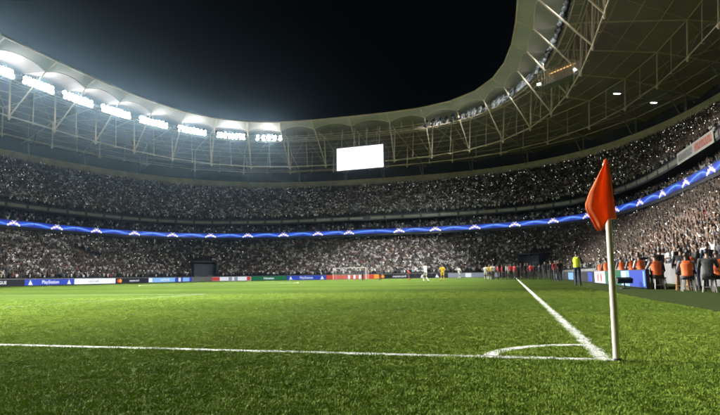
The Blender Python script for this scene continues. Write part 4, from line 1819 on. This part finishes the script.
# ------------------------------------------------------------------ the crowd
low_objs = []
names = list(POSES)
for k in names:
    me = LOWP[k]
    for mt in (CROWD_SKIN, CROWD_TOP, SHIRTS['black'], SHOE, HAIR[0], EYE, SHOE):
        me.materials.append(mt)
    low_objs.append(bpy.data.objects.new('crowd_figure', me))
weights = {'lower': [.30, .13, .15, .22, .10, .07, .03], 'mid': [.5, .03, .07, .15, .1, .15, 0], 'upper': [.32, .10, .13, .25, .10, .07, .03]}
cand = []
for tier, P0, P1, rows, occ in (('lower', LO0, LO1, N_LO, .985), ('mid', MI0, MI1, N_MI, .62), ('upper', UP0, UP1, N_UP, .97)):
    for k in range(rows):
        q = lr(P0, P1, (k + .45) / rows)
        z = lerp(P0[3], P1[3], k / (rows - 1))
        tl, LL = ring_t(*q[:3], 10)
        nn = int(LL / .50)
        tl, _ = ring_t(*q[:3], nn)
        ports = []
        for (tp, r0, r1, w) in PORTALS:
            if tier == 'lower' and r0 - 1 <= k < r1 + 1:
                ports.append((Vector((*rp(*q[:3], tp), 0)), w))
        for t in tl:
            if random.random() > occ:
                continue
            x, y = rp(*q[:3], t)
            if y < 5 or not in_view((x, y, z + 1), .10):
                continue
            if any((Vector((x, y, 0)) - pc).length < w for pc, w in ports):
                continue
            nin = inward(*q[:3], t)
            jx = random.gauss(0, .09)
            x += -nin.y * jx + nin.x * random.gauss(0, .06)
            y += nin.x * jx + nin.y * random.gauss(0, .06)
            fa = math.atan2(nin.y, nin.x) - math.pi / 2 + random.gauss(0, .35)
            cand.append((tier, x, y, z, fa, random.choices(range(7), weights[tier])[0]))
dist2 = [((c[1] - CAM.x) ** 2 + (c[2] - CAM.y) ** 2) if (c[0] == 'lower' and in_view((c[1], c[2], c[3] + 1.2), .0)) else 1e9 for c in cand]
order = sorted(range(len(cand)), key=lambda i: dist2[i])
near = set(order[:300])
PH = {'hanging': 'with arms down', 'raised': 'with both arms raised', 'one_arm': 'with one arm raised', 'clapping': 'clapping', 'phone': 'holding up a phone', 'folded': 'with folded arms', 'scarf': 'with both fists held high'}
shirt_w = [('black', .42), ('charcoal', .14), ('white', .17), ('grey', .10), ('striped', .09), ('tan', .02), ('red', .02), ('navy', .04)]
for i in sorted(near):
    tier, x, y, z, fa, pi = cand[i]
    k = names[pi]
    c = random.choices([s for s, _ in shirt_w], [w for _, w in shirt_w])[0]
    put_person(HI[k], dress(None, c, random.choices((0, 1, 2), (.5, .4, .1))[0], random.randint(0, 1), random.randint(0, 2)), (x, y, z), fa, random.uniform(.92, 1.06),
               'spectator in a %s top %s in the rows behind the photographers' % (c, PH[k]), 'spectators %s in a %s top' % (PH[k], c))
rest = [cand[i] for i in range(len(cand)) if i not in near]
A = np.array([(c[1], c[2], c[3], c[4], c[5]) for c in rest])
nr = len(A)
scl = rng.normal(1.0, .05, nr)
clump = np.zeros(nr)
for k in range(10):
    v_ = rng.normal(0, 1, 3) * np.array([.5, .5, .9])
    clump += np.sin(A[:, :3] @ v_ + rng.uniform(0, 6.28)) / 10 ** .5
tone = np.clip(np.where((rng.random(nr) < .35) & (clump < -.5), rng.random(nr) * .5, rng.random(nr)), 0, .9999)
co = scatter('crowd', A[:, :3], np.stack([np.zeros(nr), np.zeros(nr), A[:, 3]], -1), np.stack([scl] * 3, -1), A[:, 4].astype(int), low_objs,
             {'tone': tone, 'flesh': np.clip(rng.random(nr), 0, .9999)})
tag(co, 'dense crowd of spectators in mostly black and white filling the far stands', 'crowd')

# lit phones held up in the crowd
PHM = pbsdf('phone_light', (.1, .1, .1), .3, emit=(1, .95, .86), estr=7, sample=False)
m = MB()
m.box((0, 0, 0), (.075, .012, .13))
pm = m.mesh('phone')
pm.materials.append(PHM)
pho = bpy.data.objects.new('phone', pm)
sel = rng.random(nr) < np.where(A[:, 2] > 12, .11, .075)
B = A[sel]
npn = len(B)
pos = B[:, :3].copy()
pos[:, 0] += -np.sin(B[:, 3]) * .42
pos[:, 1] += np.cos(B[:, 3]) * .42
pos[:, 2] += rng.uniform(1.25, 1.75, npn)
so = rng.uniform(.25, .65, npn)
po = scatter('phone_lights', pos, np.stack([np.zeros(npn), np.zeros(npn), B[:, 3]], -1), np.stack([so] * 3, -1), np.zeros(npn, int), [pho], {'glow': so})
tag(po, 'scattered small lit phones glinting across the crowd', 'phone lights')
print('crowd', nr, 'grass', ng, 'floods', n_fl)

# ------------------------------------------------------------------ haze
if HAZE_DENSITY > 0:
    m = MB()
    m.box((CX, CY, 19.0), (230, 270, 44.0))
    hz = m.build('haze')
    hm = bpy.data.materials.new('haze_air')
    hm.use_nodes = True
    nt = hm.node_tree
    nt.nodes.remove(nt.nodes['Principled BSDF'])
    pv = nt.nodes.new('ShaderNodeVolumePrincipled')
    pv.inputs['Color'].default_value = (.5, .76, 1.0, 1)
    pv.inputs['Density'].default_value = HAZE_DENSITY
    pv.inputs['Anisotropy'].default_value = .987
    nt.links.new(pv.outputs[0], nt.nodes['Material Output'].inputs['Volume'])
    hz.data.materials.append(hm)
    tag(hz, 'thin bluish haze hanging in the floodlit air of the stadium', 'haze', kind='stuff')
